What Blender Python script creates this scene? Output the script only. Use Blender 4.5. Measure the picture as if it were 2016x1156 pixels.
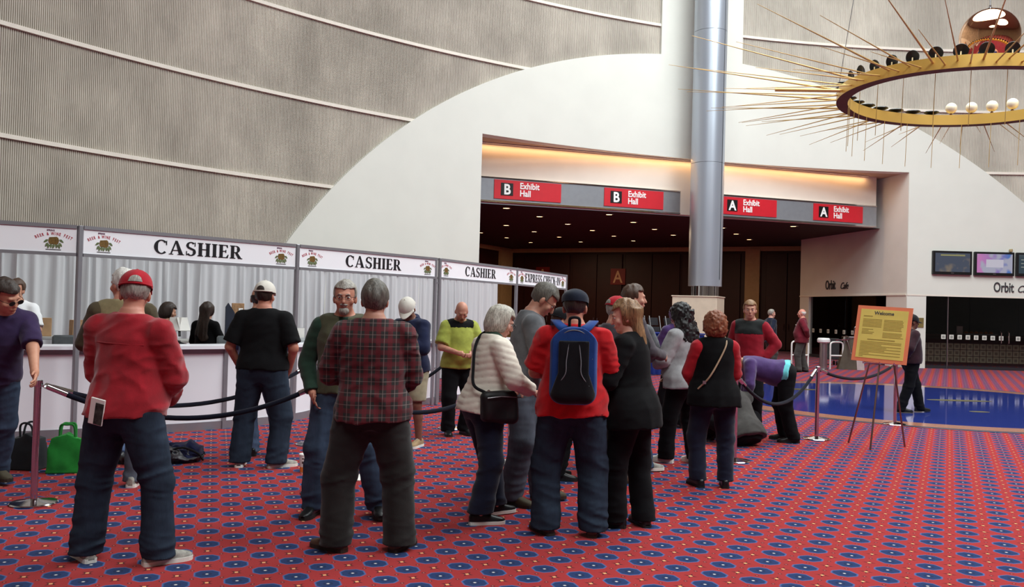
import bpy, bmesh, math, random
import numpy as np
from mathutils import Vector, Matrix

for _o in list(bpy.data.objects):
    bpy.data.objects.remove(_o)
SC = bpy.context.scene
COL = SC.collection
PI = math.pi
rad = math.radians

# ------------------------------------------------------------------ camera
EYE = 1.62
F_PX, ROLL, PITCH = 1706.1, 0.0273, 0.0169
cam_d = bpy.data.cameras.new('camera')
cam = bpy.data.objects.new('camera', cam_d)
COL.objects.link(cam)
cam_d.sensor_fit = 'HORIZONTAL'
cam_d.sensor_width = 36.0
cam_d.lens = 36.0 * F_PX / 2016.0
cam_d.clip_end = 200.0
_w = Vector((0, math.cos(PITCH), math.sin(PITCH)))
_u = Vector((0, -math.sin(PITCH), math.cos(PITCH)))
_r = Vector((1, 0, 0))
_r2 = _r * math.cos(ROLL) + _u * math.sin(ROLL)
_u2 = _u * math.cos(ROLL) - _r * math.sin(ROLL)
cam.matrix_world = Matrix(((_r2.x, _u2.x, -_w.x, 0), (_r2.y, _u2.y, -_w.y, 0), (_r2.z, _u2.z, -_w.z, EYE), (0, 0, 0, 1)))
SC.camera = cam

# ------------------------------------------------------------------ world, daylight, exposure
world = bpy.data.worlds.new('world')
SC.world = world
world.use_nodes = True
_bg = world.node_tree.nodes['Background']
_bg.inputs[0].default_value = (0.80, 0.88, 1.0, 1)
_bg.inputs[1].default_value = 0.25
SC.view_settings.view_transform = 'Standard'
SC.view_settings.look = 'None'
SC.view_settings.gamma = 1.0
SC.view_settings.use_curve_mapping = False
SC.view_settings.exposure = 0.0
SC.cycles.use_denoising = True
SC.cycles.max_bounces = 6
SC.cycles.diffuse_bounces = 4
SC.cycles.glossy_bounces = 4
SC.cycles.transparent_max_bounces = 8


def area(name, loc, size, power, col=(1, 1, 1), aim=(0, 0, -1), shape='DISK', size_y=None):
    d = bpy.data.lights.new(name, 'AREA')
    d.shape = shape
    d.size = size
    if size_y:
        d.size_y = size_y
    d.energy = power
    d.color = col
    o = bpy.data.objects.new(name, d)
    COL.objects.link(o)
    o.location = loc
    o.rotation_euler = Vector(aim).to_track_quat('-Z', 'Y').to_euler()
    return o


# daylight falling through the round skylight over the pendulum and two unseen openings added to brighten the hall
CEIL = 17.0
CEIL_OPENINGS = [((8.5, 17.0), 7.0, 4350), ((14.5, 4.0), 6.0, 4250), ((2.0, -4.0), 4.5, 1750)]
for (sx, sy), sr, sp in CEIL_OPENINGS:
    area('skylight_and_fill', (sx, sy, CEIL - 0.05), sr * 2, sp, (0.93, 1.0, 1.0))


# ------------------------------------------------------------------ helpers: colour and materials
def srgb(c):
    def f(v):
        v = v / 255.0
        return v / 12.92 if v <= 0.04045 else ((v + 0.055) / 1.055) ** 2.4
    return tuple(f(v) for v in c)


class N:
    """small node expression builder"""
    def __init__(self, name):
        self.m = bpy.data.materials.new(name)
        self.m.use_nodes = True
        self.t = self.m.node_tree
        self.b = self.t.nodes['Principled BSDF']
        self.o = self.t.nodes['Material Output']

    def node(self, typ, **kw):
        n = self.t.nodes.new(typ)
        for k, v in kw.items():
            setattr(n, k, v)
        return n

    def put(self, sock, v):
        if hasattr(v, 'is_output') or isinstance(v, bpy.types.NodeSocket):
            self.t.links.new(v, sock)
        elif isinstance(v, (tuple, list)) and len(v) == 3 and sock.type == 'RGBA':
            sock.default_value = (*v, 1)
        else:
            sock.default_value = v

    def math(self, op, a, b=0.0, c=0.0):
        n = self.node('ShaderNodeMath', operation=op)
        self.put(n.inputs[0], a)
        self.put(n.inputs[1], b)
        if len(n.inputs) > 2:
            self.put(n.inputs[2], c)
        return n.outputs[0]

    def mix(self, fac, a, b, blend='MIX'):
        n = self.node('ShaderNodeMix', data_type='RGBA', blend_type=blend)
        self.put(n.inputs[0], fac)
        self.put(n.inputs[6], a)
        self.put(n.inputs[7], b)
        return n.outputs[2]

    def coord(self, which='Object'):
        return self.node('ShaderNodeTexCoord').outputs[which]

    def sep(self, v):
        n = self.node('ShaderNodeSeparateXYZ')
        self.put(n.inputs[0], v)
        return n.outputs

    def mapping(self, v, scale=(1, 1, 1), rot=(0, 0, 0), loc=(0, 0, 0)):
        n = self.node('ShaderNodeMapping')
        self.put(n.inputs[0], v)
        n.inputs['Location'].default_value = loc
        n.inputs['Rotation'].default_value = rot
        n.inputs['Scale'].default_value = scale
        return n.outputs[0]

    def noise(self, v, scale=5.0, detail=3.0, rough=0.5):
        n = self.node('ShaderNodeTexNoise')
        self.put(n.inputs['Vector'], v)
        n.inputs['Scale'].default_value = scale
        n.inputs['Detail'].default_value = detail
        n.inputs['Roughness'].default_value = rough
        return n.outputs[0]

    def ramp(self, f, a, b):
        n = self.node('ShaderNodeMapRange')
        self.put(n.inputs[0], f)
        n.inputs[1].default_value = a
        n.inputs[2].default_value = b
        return n.outputs[0]

    def bump(self, h, strength=0.3, dist=0.01):
        n = self.node('ShaderNodeBump')
        n.inputs['Strength'].default_value = strength
        n.inputs['Distance'].default_value = dist
        self.put(n.inputs['Height'], h)
        self.put(self.b.inputs['Normal'], n.outputs[0])

    def set(self, **kw):
        names = dict(col='Base Color', rough='Roughness', metal='Metallic', spec='Specular IOR Level', emit='Emission Color',
                     estr='Emission Strength', sheen='Sheen Weight', coat='Coat Weight', alpha='Alpha', trans='Transmission Weight', ior='IOR')
        for k, v in kw.items():
            self.put(self.b.inputs[names[k]], v)
        return self


_mats = {}


def plain(name, rgb, rough=0.6, metal=0.0, var=0.08, scale=6.0, bump=0.0, spec=0.4, stretch=(1, 1, 1), **kw):
    key = name
    if key in _mats:
        return _mats[key]
    n = N(name)
    c = srgb(rgb)
    co = n.mapping(n.coord(), scale=stretch)
    if var > 0:
        f = n.noise(co, scale, 4.0)
        lo = tuple(v * (1 - var * 1.6) for v in c)
        hi = tuple(min(1, v * (1 + var * 1.6)) for v in c)
        n.set(col=n.mix(n.ramp(f, 0.3, 0.7), lo, hi))
    else:
        n.set(col=c)
    if bump:
        n.bump(n.noise(co, scale * 8, 2.0), bump, 0.004)
    n.set(rough=rough, metal=metal, spec=spec, **kw)
    _mats[key] = n.m
    return n.m


def fabric(name, rgb, var=0.12, bump=0.25, sheen=0.15, scale=9.0):
    """woven cloth: fine weave bump plus a soft uneven fading"""
    if name in _mats:
        return _mats[name]
    n = N(name)
    c = srgb(rgb)
    co = n.coord()
    f = n.noise(co, scale, 5.0, 0.6)
    lo = tuple(v * (1 - var * 1.8) for v in c)
    hi = tuple(min(1, v * (1 + var * 1.8)) for v in c)
    n.set(col=n.mix(n.ramp(f, 0.3, 0.7), lo, hi), rough=0.92, spec=0.15, sheen=sheen)
    n.bump(n.noise(co, 160.0, 2.0), bump, 0.003)
    _mats[name] = n.m
    return n.m


def denim(name, rgb):
    if name in _mats:
        return _mats[name]
    n = N(name)
    c = srgb(rgb)
    co = n.coord()
    f = n.noise(n.mapping(co, scale=(1, 1, 0.35)), 9.0, 5.0, 0.65)
    tw = n.noise(n.mapping(co, scale=(1, 1, 0.15), rot=(0, 0.5, 0)), 230.0, 1.0)
    col = n.mix(n.ramp(f, 0.35, 0.75), tuple(v * 0.75 for v in c), tuple(min(1, v * 1.55) for v in c))
    n.set(col=n.mix(n.math('MULTIPLY', tw, 0.22), col, tuple(min(1, v * 2.2) for v in c)), rough=0.9, spec=0.15)
    n.bump(tw, 0.2, 0.003)
    _mats[name] = n.m
    return n.m


def hairmat(name, rgb, rgb2=None):
    if name in _mats:
        return _mats[name]
    n = N(name)
    c = srgb(rgb)
    c2 = srgb(rgb2) if rgb2 else tuple(v * 1.9 for v in c)
    co = n.coord()
    st = n.noise(n.mapping(co, scale=(1, 1, 0.12)), 130.0, 3.0, 0.7)
    n.set(col=n.mix(n.ramp(st, 0.3, 0.7), tuple(v * 0.6 for v in c), c2), rough=0.5, spec=0.4)
    n.bump(st, 0.6, 0.006)
    _mats[name] = n.m
    return n.m


def skinmat(name, rgb):
    if name in _mats:
        return _mats[name]
    n = N(name)
    c = srgb(rgb)
    f = n.noise(n.coord(), 14.0, 4.0)
    n.set(col=n.mix(n.ramp(f, 0.3, 0.7), (c[0] * 0.85, c[1] * 0.74, c[2] * 0.72), c), rough=0.5, spec=0.35)
    _mats[name] = n.m
    return n.m


def metalmat(name, rgb, rough=0.2, var=0.05):
    return plain(name, rgb, rough=rough, metal=1.0, var=var, scale=3.0)


def emis(name, rgb, strength):
    if name in _mats:
        return _mats[name]
    n = N(name)
    c = srgb(rgb)
    n.set(col=(0.0, 0.0, 0.0), emit=c, estr=strength)
    _mats[name] = n.m
    return n.m


# ------------------------------------------------------------------ helpers: objects
def tag(o, label=None, cat=None, group=None, kind=None):
    if label:
        o['label'] = label
    if cat:
        o['category'] = cat
    if group:
        o['group'] = group
    if kind:
        o['kind'] = kind
    return o


def thing(name, label, cat, loc=(0, 0, 0), rotz=0.0, group=None):
    o = bpy.data.objects.new(name, None)
    COL.objects.link(o)
    o.location = loc
    o.rotation_euler = (0, 0, rotz)
    o.empty_display_size = 0.1
    return tag(o, label, cat, group)


def obj(name, mesh, mat=None, parent=None, loc=None, rot=None):
    o = bpy.data.objects.new(name, mesh)
    COL.objects.link(o)
    if mat is not None and mesh is not None and not mesh.materials:
        mesh.materials.append(mat)
    if parent is not None:
        o.parent = parent
    if loc is not None:
        o.location = loc
    if rot is not None:
        o.rotation_euler = rot
    return o


def copy_tree(o, parent=None):
    c = o.copy()
    COL.objects.link(c)
    c.parent = parent
    for ch in list(o.children):
        copy_tree(ch, c)
    return c


class MB:
    """collects faces and links them as ONE mesh object"""
    def __init__(self):
        self.v, self.f = [], []

    def add(self, vs, fs):
        n = len(self.v)
        self.v += [tuple(p) for p in vs]
        self.f += [tuple(i + n for i in f) for f in fs]
        return self

    def box(self, cx, cy, cz, sx, sy, sz, M=None, bev=0.0):
        hx, hy, hz = sx / 2, sy / 2, sz / 2
        if bev > 0:
            b = min(bev, hx * 0.9, hy * 0.9, hz * 0.9)
            vs, idx = [], {}
            for ax in range(3):
                for s in range(8):
                    sg = [(1 if s >> k & 1 else -1) for k in range(3)]
                    h = [hx, hy, hz]
                    p = [sg[k] * (h[k] if k == ax else h[k] - b) for k in range(3)]
                    idx[(ax, s)] = len(vs)
                    vs.append(p)
            fs = []
            for ax in range(3):
                u, w = [k for k in range(3) if k != ax]
                for sd in (0, 1):
                    q = []
                    for (a, c) in ((0, 0), (1, 0), (1, 1), (0, 1)):
                        q.append(idx[(ax, (sd << ax) | (a << u) | (c << w))])
                    fs.append(q)
            for ax in range(3):
                u, w = [k for k in range(3) if k != ax]
                for a in (0, 1):
                    for c in (0, 1):
                        s0 = (a << u) | (c << w)
                        s1 = s0 | (1 << ax)
                        fs.append([idx[(u, s0)], idx[(u, s1)], idx[(w, s1)], idx[(w, s0)]])
            for s in range(8):
                fs.append([idx[(0, s)], idx[(1, s)], idx[(2, s)]])
        else:
            vs = [(x, y, z) for x in (-hx, hx) for y in (-hy, hy) for z in (-hz, hz)]
            fs = [(0, 1, 3, 2), (4, 6, 7, 5), (0, 4, 5, 1), (2, 3, 7, 6), (0, 2, 6, 4), (1, 5, 7, 3)]
        vs = [(x + cx, y + cy, z + cz) for x, y, z in vs]
        if M is not None:
            vs = [tuple(M @ Vector(p)) for p in vs]
        return self.add(vs, fs)

    def tube(self, pts, r, n=10, closed=False, caps=True):
        pts = [Vector(p) for p in pts]
        m = len(pts)
        rs = r if isinstance(r, (list, tuple)) else [r] * m
        vs, prev = [], None
        for i, p in enumerate(pts):
            if closed:
                t = pts[(i + 1) % m] - pts[i - 1]
            else:
                t = pts[min(i + 1, m - 1)] - pts[max(i - 1, 0)]
            t = t.normalized() if t.length > 1e-9 else Vector((0, 0, 1))
            if prev is None:
                a = Vector((0, 0, 1)) if abs(t.z) < 0.9 else Vector((1, 0, 0))
                u = t.cross(a).normalized()
            else:
                u = (prev - t * prev.dot(t)).normalized()
            prev = u
            w = t.cross(u)
            for k in range(n):
                a = 2 * PI * k / n
                vs.append(p + (u * math.cos(a) + w * math.sin(a)) * rs[i])
        fs = []
        for i in range(m if closed else m - 1):
            j = (i + 1) % m
            for k in range(n):
                l = (k + 1) % n
                fs.append((i * n + k, i * n + l, j * n + l, j * n + k))
        if caps and not closed:
            fs.append(tuple(range(n))[::-1])
            fs.append(tuple((m - 1) * n + k for k in range(n)))
        return self.add(vs, fs)

    def lathe(self, prof, n=24, c=(0, 0, 0), sx=1.0, sy=1.0):
        vs, fs = [], []
        for r, z in prof:
            for k in range(n):
                a = 2 * PI * k / n
                vs.append((c[0] + r * sx * math.cos(a), c[1] + r * sy * math.sin(a), c[2] + z))
        m = len(prof)
        for i in range(m - 1):
            for k in range(n):
                l = (k + 1) % n
                fs.append((i * n + k, i * n + l, (i + 1) * n + l, (i + 1) * n + k))
        if prof[0][0] > 1e-6:
            fs.append(tuple(range(n))[::-1])
        if prof[-1][0] > 1e-6:
            fs.append(tuple((m - 1) * n + k for k in range(n)))
        return self.add(vs, fs)

    def prism(self, poly, d0, d1, plane='xz'):
        """polygon extruded; plane 'xz' (depth along y) or 'xy' (depth along z)"""
        n = len(poly)
        if plane == 'xz':
            vs = [(x, d0, z) for x, z in poly] + [(x, d1, z) for x, z in poly]
        else:
            vs = [(x, y, d0) for x, y in poly] + [(x, y, d1) for x, y in poly]
        fs = [tuple(range(n)), tuple(range(2 * n - 1, n - 1, -1))]
        fs += [(i, (i + 1) % n, (i + 1) % n + n, i + n) for i in range(n)]
        return self.add(vs, fs)

    def grid(self, rows, flip=False):
        nr, nc = len(rows), len(rows[0])
        vs = [p for r in rows for p in r]
        fs = []
        for i in range(nr - 1):
            for j in range(nc - 1):
                q = (i * nc + j, i * nc + j + 1, (i + 1) * nc + j + 1, (i + 1) * nc + j)
                fs.append(q[::-1] if flip else q)
        return self.add(vs, fs)

    def mesh(self, name, smooth=False, fix=True, sharp=None):
        me = bpy.data.meshes.new(name)
        me.from_pydata(self.v, [], self.f)
        if fix:
            bm = bmesh.new()
            bm.from_mesh(me)
            bmesh.ops.recalc_face_normals(bm, faces=bm.faces)
            bm.to_mesh(me)
            bm.free()
        if smooth:
            me.polygons.foreach_set('use_smooth', [True] * len(me.polygons))
            if sharp is not None:
                try:
                    me.set_sharp_from_angle(angle=rad(sharp))
                except Exception:
                    pass
        me.update()
        return me

    def build(self, name, mat, parent=None, smooth=False, loc=None, rot=None, sharp=40, fix=True):
        return obj(name, self.mesh(name, smooth, fix, sharp if smooth else None), mat, parent, loc, rot)


def struct(name, mb, mat, smooth=False, parent=None, **kw):
    o = mb.build(name, mat, parent, smooth, **kw)
    if parent is None:
        o['kind'] = 'structure'
    return o


def text_mesh(s, size=1.0, ext=0.004, sx=1.0, shear=0.0, bold=0.0, align='LEFT', space=1.0):
    """sans lettering as a mesh standing in the local x-z plane, facing -y"""
    c = bpy.data.curves.new('lettering', 'FONT')
    c.body = s
    c.size = size
    c.extrude = ext
    c.offset = bold
    c.shear = shear
    c.align_x = align
    c.space_line = space
    c.resolution_u = 3
    o = bpy.data.objects.new('lettering', c)
    COL.objects.link(o)
    dg = bpy.context.evaluated_depsgraph_get()
    me = bpy.data.meshes.new_from_object(o.evaluated_get(dg))
    bpy.data.objects.remove(o)
    bpy.data.curves.remove(c)
    me.transform(Matrix.Scale(sx, 4, (1, 0, 0)))
    me.transform(Matrix.Rotation(PI / 2, 4, 'X'))
    me.materials.clear()
    return me


def smooth_path(pts, n=8):
    """Catmull-Rom through the points"""
    P = [Vector(p) for p in pts]
    P = [2 * P[0] - P[1]] + P + [2 * P[-1] - P[-2]]
    out = []
    for i in range(1, len(P) - 2):
        for k in range(n):
            t = k / n
            a, b, c, d = P[i - 1:i + 3]
            out.append(0.5 * ((2 * b) + (c - a) * t + (2 * a - 5 * b + 4 * c - d) * t * t + (3 * b - a - 3 * c + d) * t ** 3))
    out.append(P[-2])
    return out


# ================================================================== THE HALL
# the hall is round: its wall is a cylinder around HC
HC = (14.233, 1.068)
HR = 27.834


def wp(phi, z, inset=0.0):
    a = rad(phi)
    return (HC[0] + (HR - inset) * math.sin(a), HC[1] + (HR - inset) * math.cos(a), z)


def s2phi(s):
    return math.degrees(s / HR)


# ---- materials of the shell
def carpet_material():
    n = N('woven_carpet')
    th = -0.46831
    a, b, x0, y0 = 0.2374, 0.2317, 2.574, 5.2953
    X, Y, Z = n.sep(n.coord())
    dx = n.math('SUBTRACT', X, x0)
    dy = n.math('SUBTRACT', Y, y0)
    u = n.math('DIVIDE', n.math('ADD', n.math('MULTIPLY', dx, math.cos(th)), n.math('MULTIPLY', dy, math.sin(th))), a)
    v = n.math('DIVIDE', n.math('SUBTRACT', n.math('MULTIPLY', dy, math.cos(th)), n.math('MULTIPLY', dx, math.sin(th))), b)

    def fr(w, off):
        w = n.math('ADD', w, off + 500.0)
        return n.math('ABSOLUTE', n.math('SUBTRACT', n.math('FRACT', w), 0.5))
    u0, v0 = fr(u, 0.5), fr(v, 0.5)      # distance from the medallion centre
    u5, v5 = fr(u, 0.0), fr(v, 0.0)      # distance from the half-way lines

    def lt(d, r, soft=0.02):
        m = n.node('ShaderNodeMapRange')
        n.put(m.inputs[0], d)
        m.inputs[1].default_value = r + soft
        m.inputs[2].default_value = r - soft
        return m.outputs[0]
    octa = n.math('MAXIMUM', n.math('MAXIMUM', n.math('MULTIPLY', u0, 0.97), n.math('MULTIPLY', v0, 1.02)),
                  n.math('MULTIPLY', n.math('ADD', u0, v0), 0.74))
    r0 = n.math('SQRT', n.math('ADD', n.math('MULTIPLY', u0, u0), n.math('MULTIPLY', v0, v0)))
    red = n.mix(n.noise(n.coord(), 1.1, 4.0), srgb((152, 38, 40)), srgb((170, 45, 47)))
    red = n.mix(n.math('MULTIPLY', n.noise(n.coord(), 220.0, 2.0), 0.4), red, srgb((112, 24, 28)))
    col = n.mix(lt(octa, 0.328), red, srgb((56, 98, 152)))
    col = n.mix(lt(octa, 0.292), col, srgb((22, 46, 92)))
    ring = n.math('MULTIPLY', lt(r0, 0.12, 0.015), n.math('SUBTRACT', 1.0, lt(r0, 0.075, 0.015)))
    col = n.mix(n.math('MULTIPLY', ring, 0.55), col, srgb((8, 16, 40)))
    col = n.mix(lt(r0, 0.036, 0.012), col, srgb((214, 206, 200)))
    # crosses in the middle of four medallions
    plus = n.math('MINIMUM', n.math('ADD', n.math('MULTIPLY', u5, 1.0), n.math('MULTIPLY', v5, 4.0)),
                  n.math('ADD', n.math('MULTIPLY', v5, 1.0), n.math('MULTIPLY', u5, 4.0)))
    col = n.mix(lt(plus, 0.19, 0.02), col, srgb((52, 14, 20)))
    dia = n.math('ADD', u5, v5)
    col = n.mix(lt(dia, 0.06, 0.015), col, srgb((246, 176, 120)))
    # small knots between neighbouring medallions
    for (p, q) in ((u5, v0), (u0, v5)):
        k = n.math('ADD', p, q)
        col = n.mix(lt(k, 0.065, 0.015), col, srgb((70, 18, 34)))
        col = n.mix(lt(k, 0.026, 0.012), col, srgb((206, 120, 110)))
    n.set(col=col, rough=0.95, spec=0.1, sheen=0.1)
    n.bump(n.noise(n.coord(), 400.0, 2.0), 0.35, 0.004)
    return n.m


def ribbed_material():
    n = N('ribbed_concrete')
    co = n.coord()
    big = n.noise(n.mapping(co, scale=(1, 1, 0.75)), 0.55, 6.0, 0.62)
    streak = n.noise(n.mapping(co, scale=(1, 1, 0.12)), 7.0, 3.0, 0.6)
    c = n.mix(n.ramp(big, 0.35, 0.68), srgb((184, 177, 166)), srgb((216, 209, 197)))
    c = n.mix(n.math('MULTIPLY', n.ramp(streak, 0.5, 0.85), 0.25), c, srgb((150, 140, 126)))
    n.set(col=c, rough=0.85, spec=0.2)
    n.bump(n.noise(co, 60.0, 3.0), 0.15, 0.004)
    return n.m


M_CARPET = carpet_material()
M_RIB = ribbed_material()
M_WHITE = plain('white_plaster', (221, 221, 213), rough=0.7, var=0.015, scale=1.2)
M_LEDGE = plain('pale_ledge', (232, 224, 212), rough=0.6, var=0.02)
M_CREAM = plain('cream_plaster', (226, 218, 208), rough=0.7, var=0.02, scale=1.5)
M_GREYWALL = plain('grey_plaster', (222, 217, 210), rough=0.7, var=0.02, scale=1.5)
M_BACKWALL = plain('dim_concrete', (150, 142, 130), rough=0.9, var=0.06, scale=0.5)
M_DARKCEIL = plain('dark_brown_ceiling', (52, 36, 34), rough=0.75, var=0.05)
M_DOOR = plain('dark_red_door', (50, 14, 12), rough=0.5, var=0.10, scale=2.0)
M_TAN = plain('tan_trim', (190, 160, 116), rough=0.6, var=0.04)
M_CHROME = metalmat('chrome', (205, 205, 208), 0.12)
M_ALU = metalmat('brushed_aluminium', (170, 170, 172), 0.38)
M_BLACK = plain('black_plastic', (16, 16, 18), rough=0.45, var=0.03)
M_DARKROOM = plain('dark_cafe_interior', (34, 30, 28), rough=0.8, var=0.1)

# ---- floor
mb = MB()
ring_pts = [wp(p, 0.0, -0.1) for p in range(0, 360, 5)]
mb.add(ring_pts, [tuple(range(len(ring_pts)))[::-1]])
floor = struct('floor', mb, M_CARPET)
mb = MB()
rec = [(-9, 18, -0.002), (22, 25, -0.002), (22, 48, -0.002), (-9, 48, -0.002)]
mb.add(rec, [(0, 1, 2, 3)])
struct('floor_exhibit_lobby', mb, M_CARPET)

# ---- round terrazzo under the pendulum
TZ = (8.153, 17.113)
TR = 4.583


def annulus(r0, r1, z, n=96):
    m = MB()
    vs, fs = [], []
    for k in range(n):
        a = 2 * PI * k / n
        vs += [(r0 * math.cos(a), r0 * math.sin(a), z), (r1 * math.cos(a), r1 * math.sin(a), z)]
    for k in range(n):
        l = (k + 1) % n
        fs.append((2 * k, 2 * l, 2 * l + 1, 2 * k + 1))
    return m.add(vs, fs)


def terrazzo(name, rgb, rgb2, rough):
    n = N(name)
    v = n.node('ShaderNodeTexVoronoi')
    n.put(v.inputs['Vector'], n.coord())
    v.inputs['Scale'].default_value = 70
    f = n.noise(n.coord(), 1.6, 3.0)
    c = n.mix(n.math('MULTIPLY', v.outputs['Distance'], 0.12), srgb(rgb), srgb(rgb2))
    c = n.mix(n.math('MULTIPLY', f, 0.4), c, srgb(tuple(int(k * 0.8) for k in rgb)))
    n.set(col=c, rough=rough, spec=0.6)
    return n.m


tz = thing('terrazzo_medallion', 'round polished blue terrazzo inlaid in the red carpet with brown rim', 'floor inlay', (TZ[0], TZ[1], 0))
annulus(TR - 0.14, TR, 0.004).build('dark_border', plain('slate_border', (52, 56, 78), rough=0.35, var=0.05), tz)
annulus(TR - 0.62, TR - 0.14, 0.006).build('tan_border', terrazzo('brown_terrazzo', (176, 118, 96), (206, 150, 124), 0.16), tz)
m = MB()
cp = [((TR - 0.62) * math.cos(2 * PI * k / 96), (TR - 0.62) * math.sin(2 * PI * k / 96), 0.006) for k in range(96)]
m.add(cp, [tuple(range(96))])
m.build('blue_disc', terrazzo('blue_terrazzo', (46, 60, 138), (70, 90, 180), 0.06), tz)
M_INLAY = plain('brass_inlay', (120, 112, 60), rough=0.3, metal=0.6, var=0.2, scale=12)
for (px, py, sx, sy) in ((-1.75, 2.0, 0.42, 0.16), (0.9, 0.35, 0.66, 0.17), (0.2, -1.7, 0.18, 0.10), (2.6, 0.1, 0.3, 0.1)):
    m = MB()
    e = [(px + sx * math.cos(2 * PI * k / 28), py + sy * math.sin(2 * PI * k / 28), 0.0085) for k in range(28)]
    m.add(e, [tuple(range(28))])
    m.build('brass_inlay', M_INLAY, tz)

# ---- ribbed wall with pale ledges
SEAM = [2.47, 4.51, 6.55, 8.59, 10.63, 12.67, 14.71, CEIL]
PITCH_RIB = 0.0396
for side in (0, 1):
    lo = 0.0
    for zi, zt in enumerate(SEAM):
        if side == 0:
            sa, sb = -36.0, (-16.4 if zt < 6.6 else -10.0)
        else:
            sa, sb = (6.3 if zt < 2.5 else 5.0 if zt < 4.6 else 0.2 if zt < 6.6 else -7.1), 9.0
        nr = int((sb - sa) / PITCH_RIB)
        prof = []
        for i in range(nr):
            s = sa + i * PITCH_RIB
            prof += [(s, 0.0), (s + 0.017, 0.0), (s + 0.019, 0.022), (s + 0.0376, 0.022)]
        top = zt
        mb = MB()
        mb.grid([[wp(s2phi(s), z, d) for s, d in prof] for z in (lo, top)])
        struct('wall_ribbed', mb, M_RIB, fix=False)
        if zt < CEIL:
            m2 = MB()
            n2 = int((sb - sa) / 0.4) + 1
            st = [sa + (sb - sa) * k / n2 for k in range(n2 + 1)]
            for (z0, d0, z1, d1) in ((top - 0.035, 0.0, top - 0.035, 0.075), (top - 0.035, 0.075, top + 0.045, 0.075), (top + 0.045, 0.075, top + 0.05, 0.0)):
                m2.grid([[wp(s2phi(s), z0, d0) for s in st], [wp(s2phi(s), z1, d1) for s in st]])
            struct('trim_ledge', m2, M_LEDGE, fix=False)
        lo = top

# ---- white arch with the wide opening (opening phi OA..OB, top OT; cafe front glazed right of it)
ARC_S, ARC_Z, ARC_R = -8.45, 9.78, 16.8
OA, OB, OT = -33.21, -2.32, 6.50
GA, GB, GT = -0.97, 13.0, 2.42
INS = 0.11


def arch_top(phi):
    s = rad(phi) * HR - ARC_S
    if abs(s) >= ARC_R:
        return -1
    return ARC_Z - ARC_R + math.sqrt(ARC_R ** 2 - s * s)


mb = MB()
edges = sorted(set([round(-48.9 + 0.3 * k, 3) for k in range(208)] + [OA, OB, GA, -20.62, -14.6]))
edges = [e for e in edges if -49.0 < e < 13.2]
for p0, p1 in zip(edges[:-1], edges[1:]):
    mid = (p0 + p1) / 2
    base = OT if OA <= mid <= OB else (GT if GA <= mid <= GB else 0.0)
    t0, t1 = arch_top(p0), arch_top(p1)
    pil = -20.62 <= mid <= -14.6
    if pil:
        t0 = t1 = CEIL
    if min(t0, t1) <= base + 0.01:
        if max(t0, t1) <= base + 0.01:
            continue
        t0, t1 = max(t0, base), max(t1, base)
    mb.add([wp(p0, base, INS), wp(p1, base, INS), wp(p1, t1, INS), wp(p0, t0, INS)], [(0, 1, 2, 3)])
    mb.add([wp(p0, t0, INS), wp(p1, t1, INS), wp(p1, t1, -0.15), wp(p0, t0, -0.15)], [(0, 1, 2, 3)])
    if base > 0:
        mb.add([wp(p0, base, INS), wp(p1, base, INS), wp(p1, base, -0.3), wp(p0, base, -0.3)], [(0, 1, 2, 3)])
for pp in (OA, OB):
    mb.add([wp(pp, 0, INS), wp(pp, OT, INS), wp(pp, OT, -0.35), wp(pp, 0, -0.35)], [(0, 1, 2, 3)])
for pp in (-20.62, -14.6):
    mb.add([wp(pp, 8.9, INS), wp(pp, CEIL, INS), wp(pp, CEIL, -0.05), wp(pp, 8.9, -0.05)], [(0, 1, 2, 3)])
mb.add([wp(GA, 0, INS), wp(GA, GT, INS), wp(GA, GT, -0.3), wp(GA, 0, -0.3)], [(0, 1, 2, 3)])
struct('wall_arch', mb, M_WHITE, fix=False)
# thin pale header line over the cafe glazing
m = MB()
st = [OB + (GB - OB) * k / 40 for k in range(41)]
m.grid([[wp(p, GT - 0.02, INS + 0.015) for p in st], [wp(p, GT + 0.03, INS + 0.015) for p in st]])
m.grid([[wp(p, GT - 0.02, INS + 0.015) for p in st], [wp(p, GT - 0.02, INS) for p in st]])
struct('trim_1', m, M_LEDGE, fix=False)

# ---- rest of the round wall behind the camera, and the ceiling with the pendulum skylight and two added openings
mb = MB()
st = list(np.arange(13.0, 286.5, 2.0))
mb.grid([[wp(p, 0, 0) for p in st], [wp(p, CEIL, 0) for p in st]])
struct('wall_back', mb, M_BACKWALL, fix=False)
bm = bmesh.new()
outer = [bm.verts.new(wp(p, CEIL, -0.1)) for p in range(0, 360, 6)]
es = [bm.edges.new((outer[i], outer[(i + 1) % len(outer)])) for i in range(len(outer))]
for (sx, sy), sr, sp in CEIL_OPENINGS:
    vv = [bm.verts.new((sx + sr * math.cos(2 * PI * k / 40), sy + sr * math.sin(2 * PI * k / 40), CEIL)) for k in range(40)]
    es += [bm.edges.new((vv[k], vv[(k + 1) % 40])) for k in range(40)]
bmesh.ops.triangle_fill(bm, edges=es, use_beauty=True)
me = bpy.data.meshes.new('ceiling')
bm.to_mesh(me)
bm.free()
o = obj('ceiling', me, plain('ceiling_plaster', (176, 170, 160), rough=0.9, var=0.02))
o['kind'] = 'structure'
for (sx, sy), sr, sp in CEIL_OPENINGS:  # curbs round the skylight and the two added light openings
    m = MB()
    m.lathe([(sr, 0.0), (sr, 1.2), (sr + 0.2, 1.2), (sr + 0.2, 0.0)], 40, (sx, sy, CEIL))
    struct('trim_ceiling_opening_curb', m, M_WHITE)

# ---- the recess behind the opening
FA, FB = Vector((-1.2, 25.55, 0)), Vector((12.55, 30.02, 0))
FD = (FB - FA).normalized()
FN = Vector((FD.y, -FD.x, 0))          # towards the hall
FL = (FB - FA).length
FANG = math.atan2(FD.y, FD.x)
LOBZ = 4.76


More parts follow.
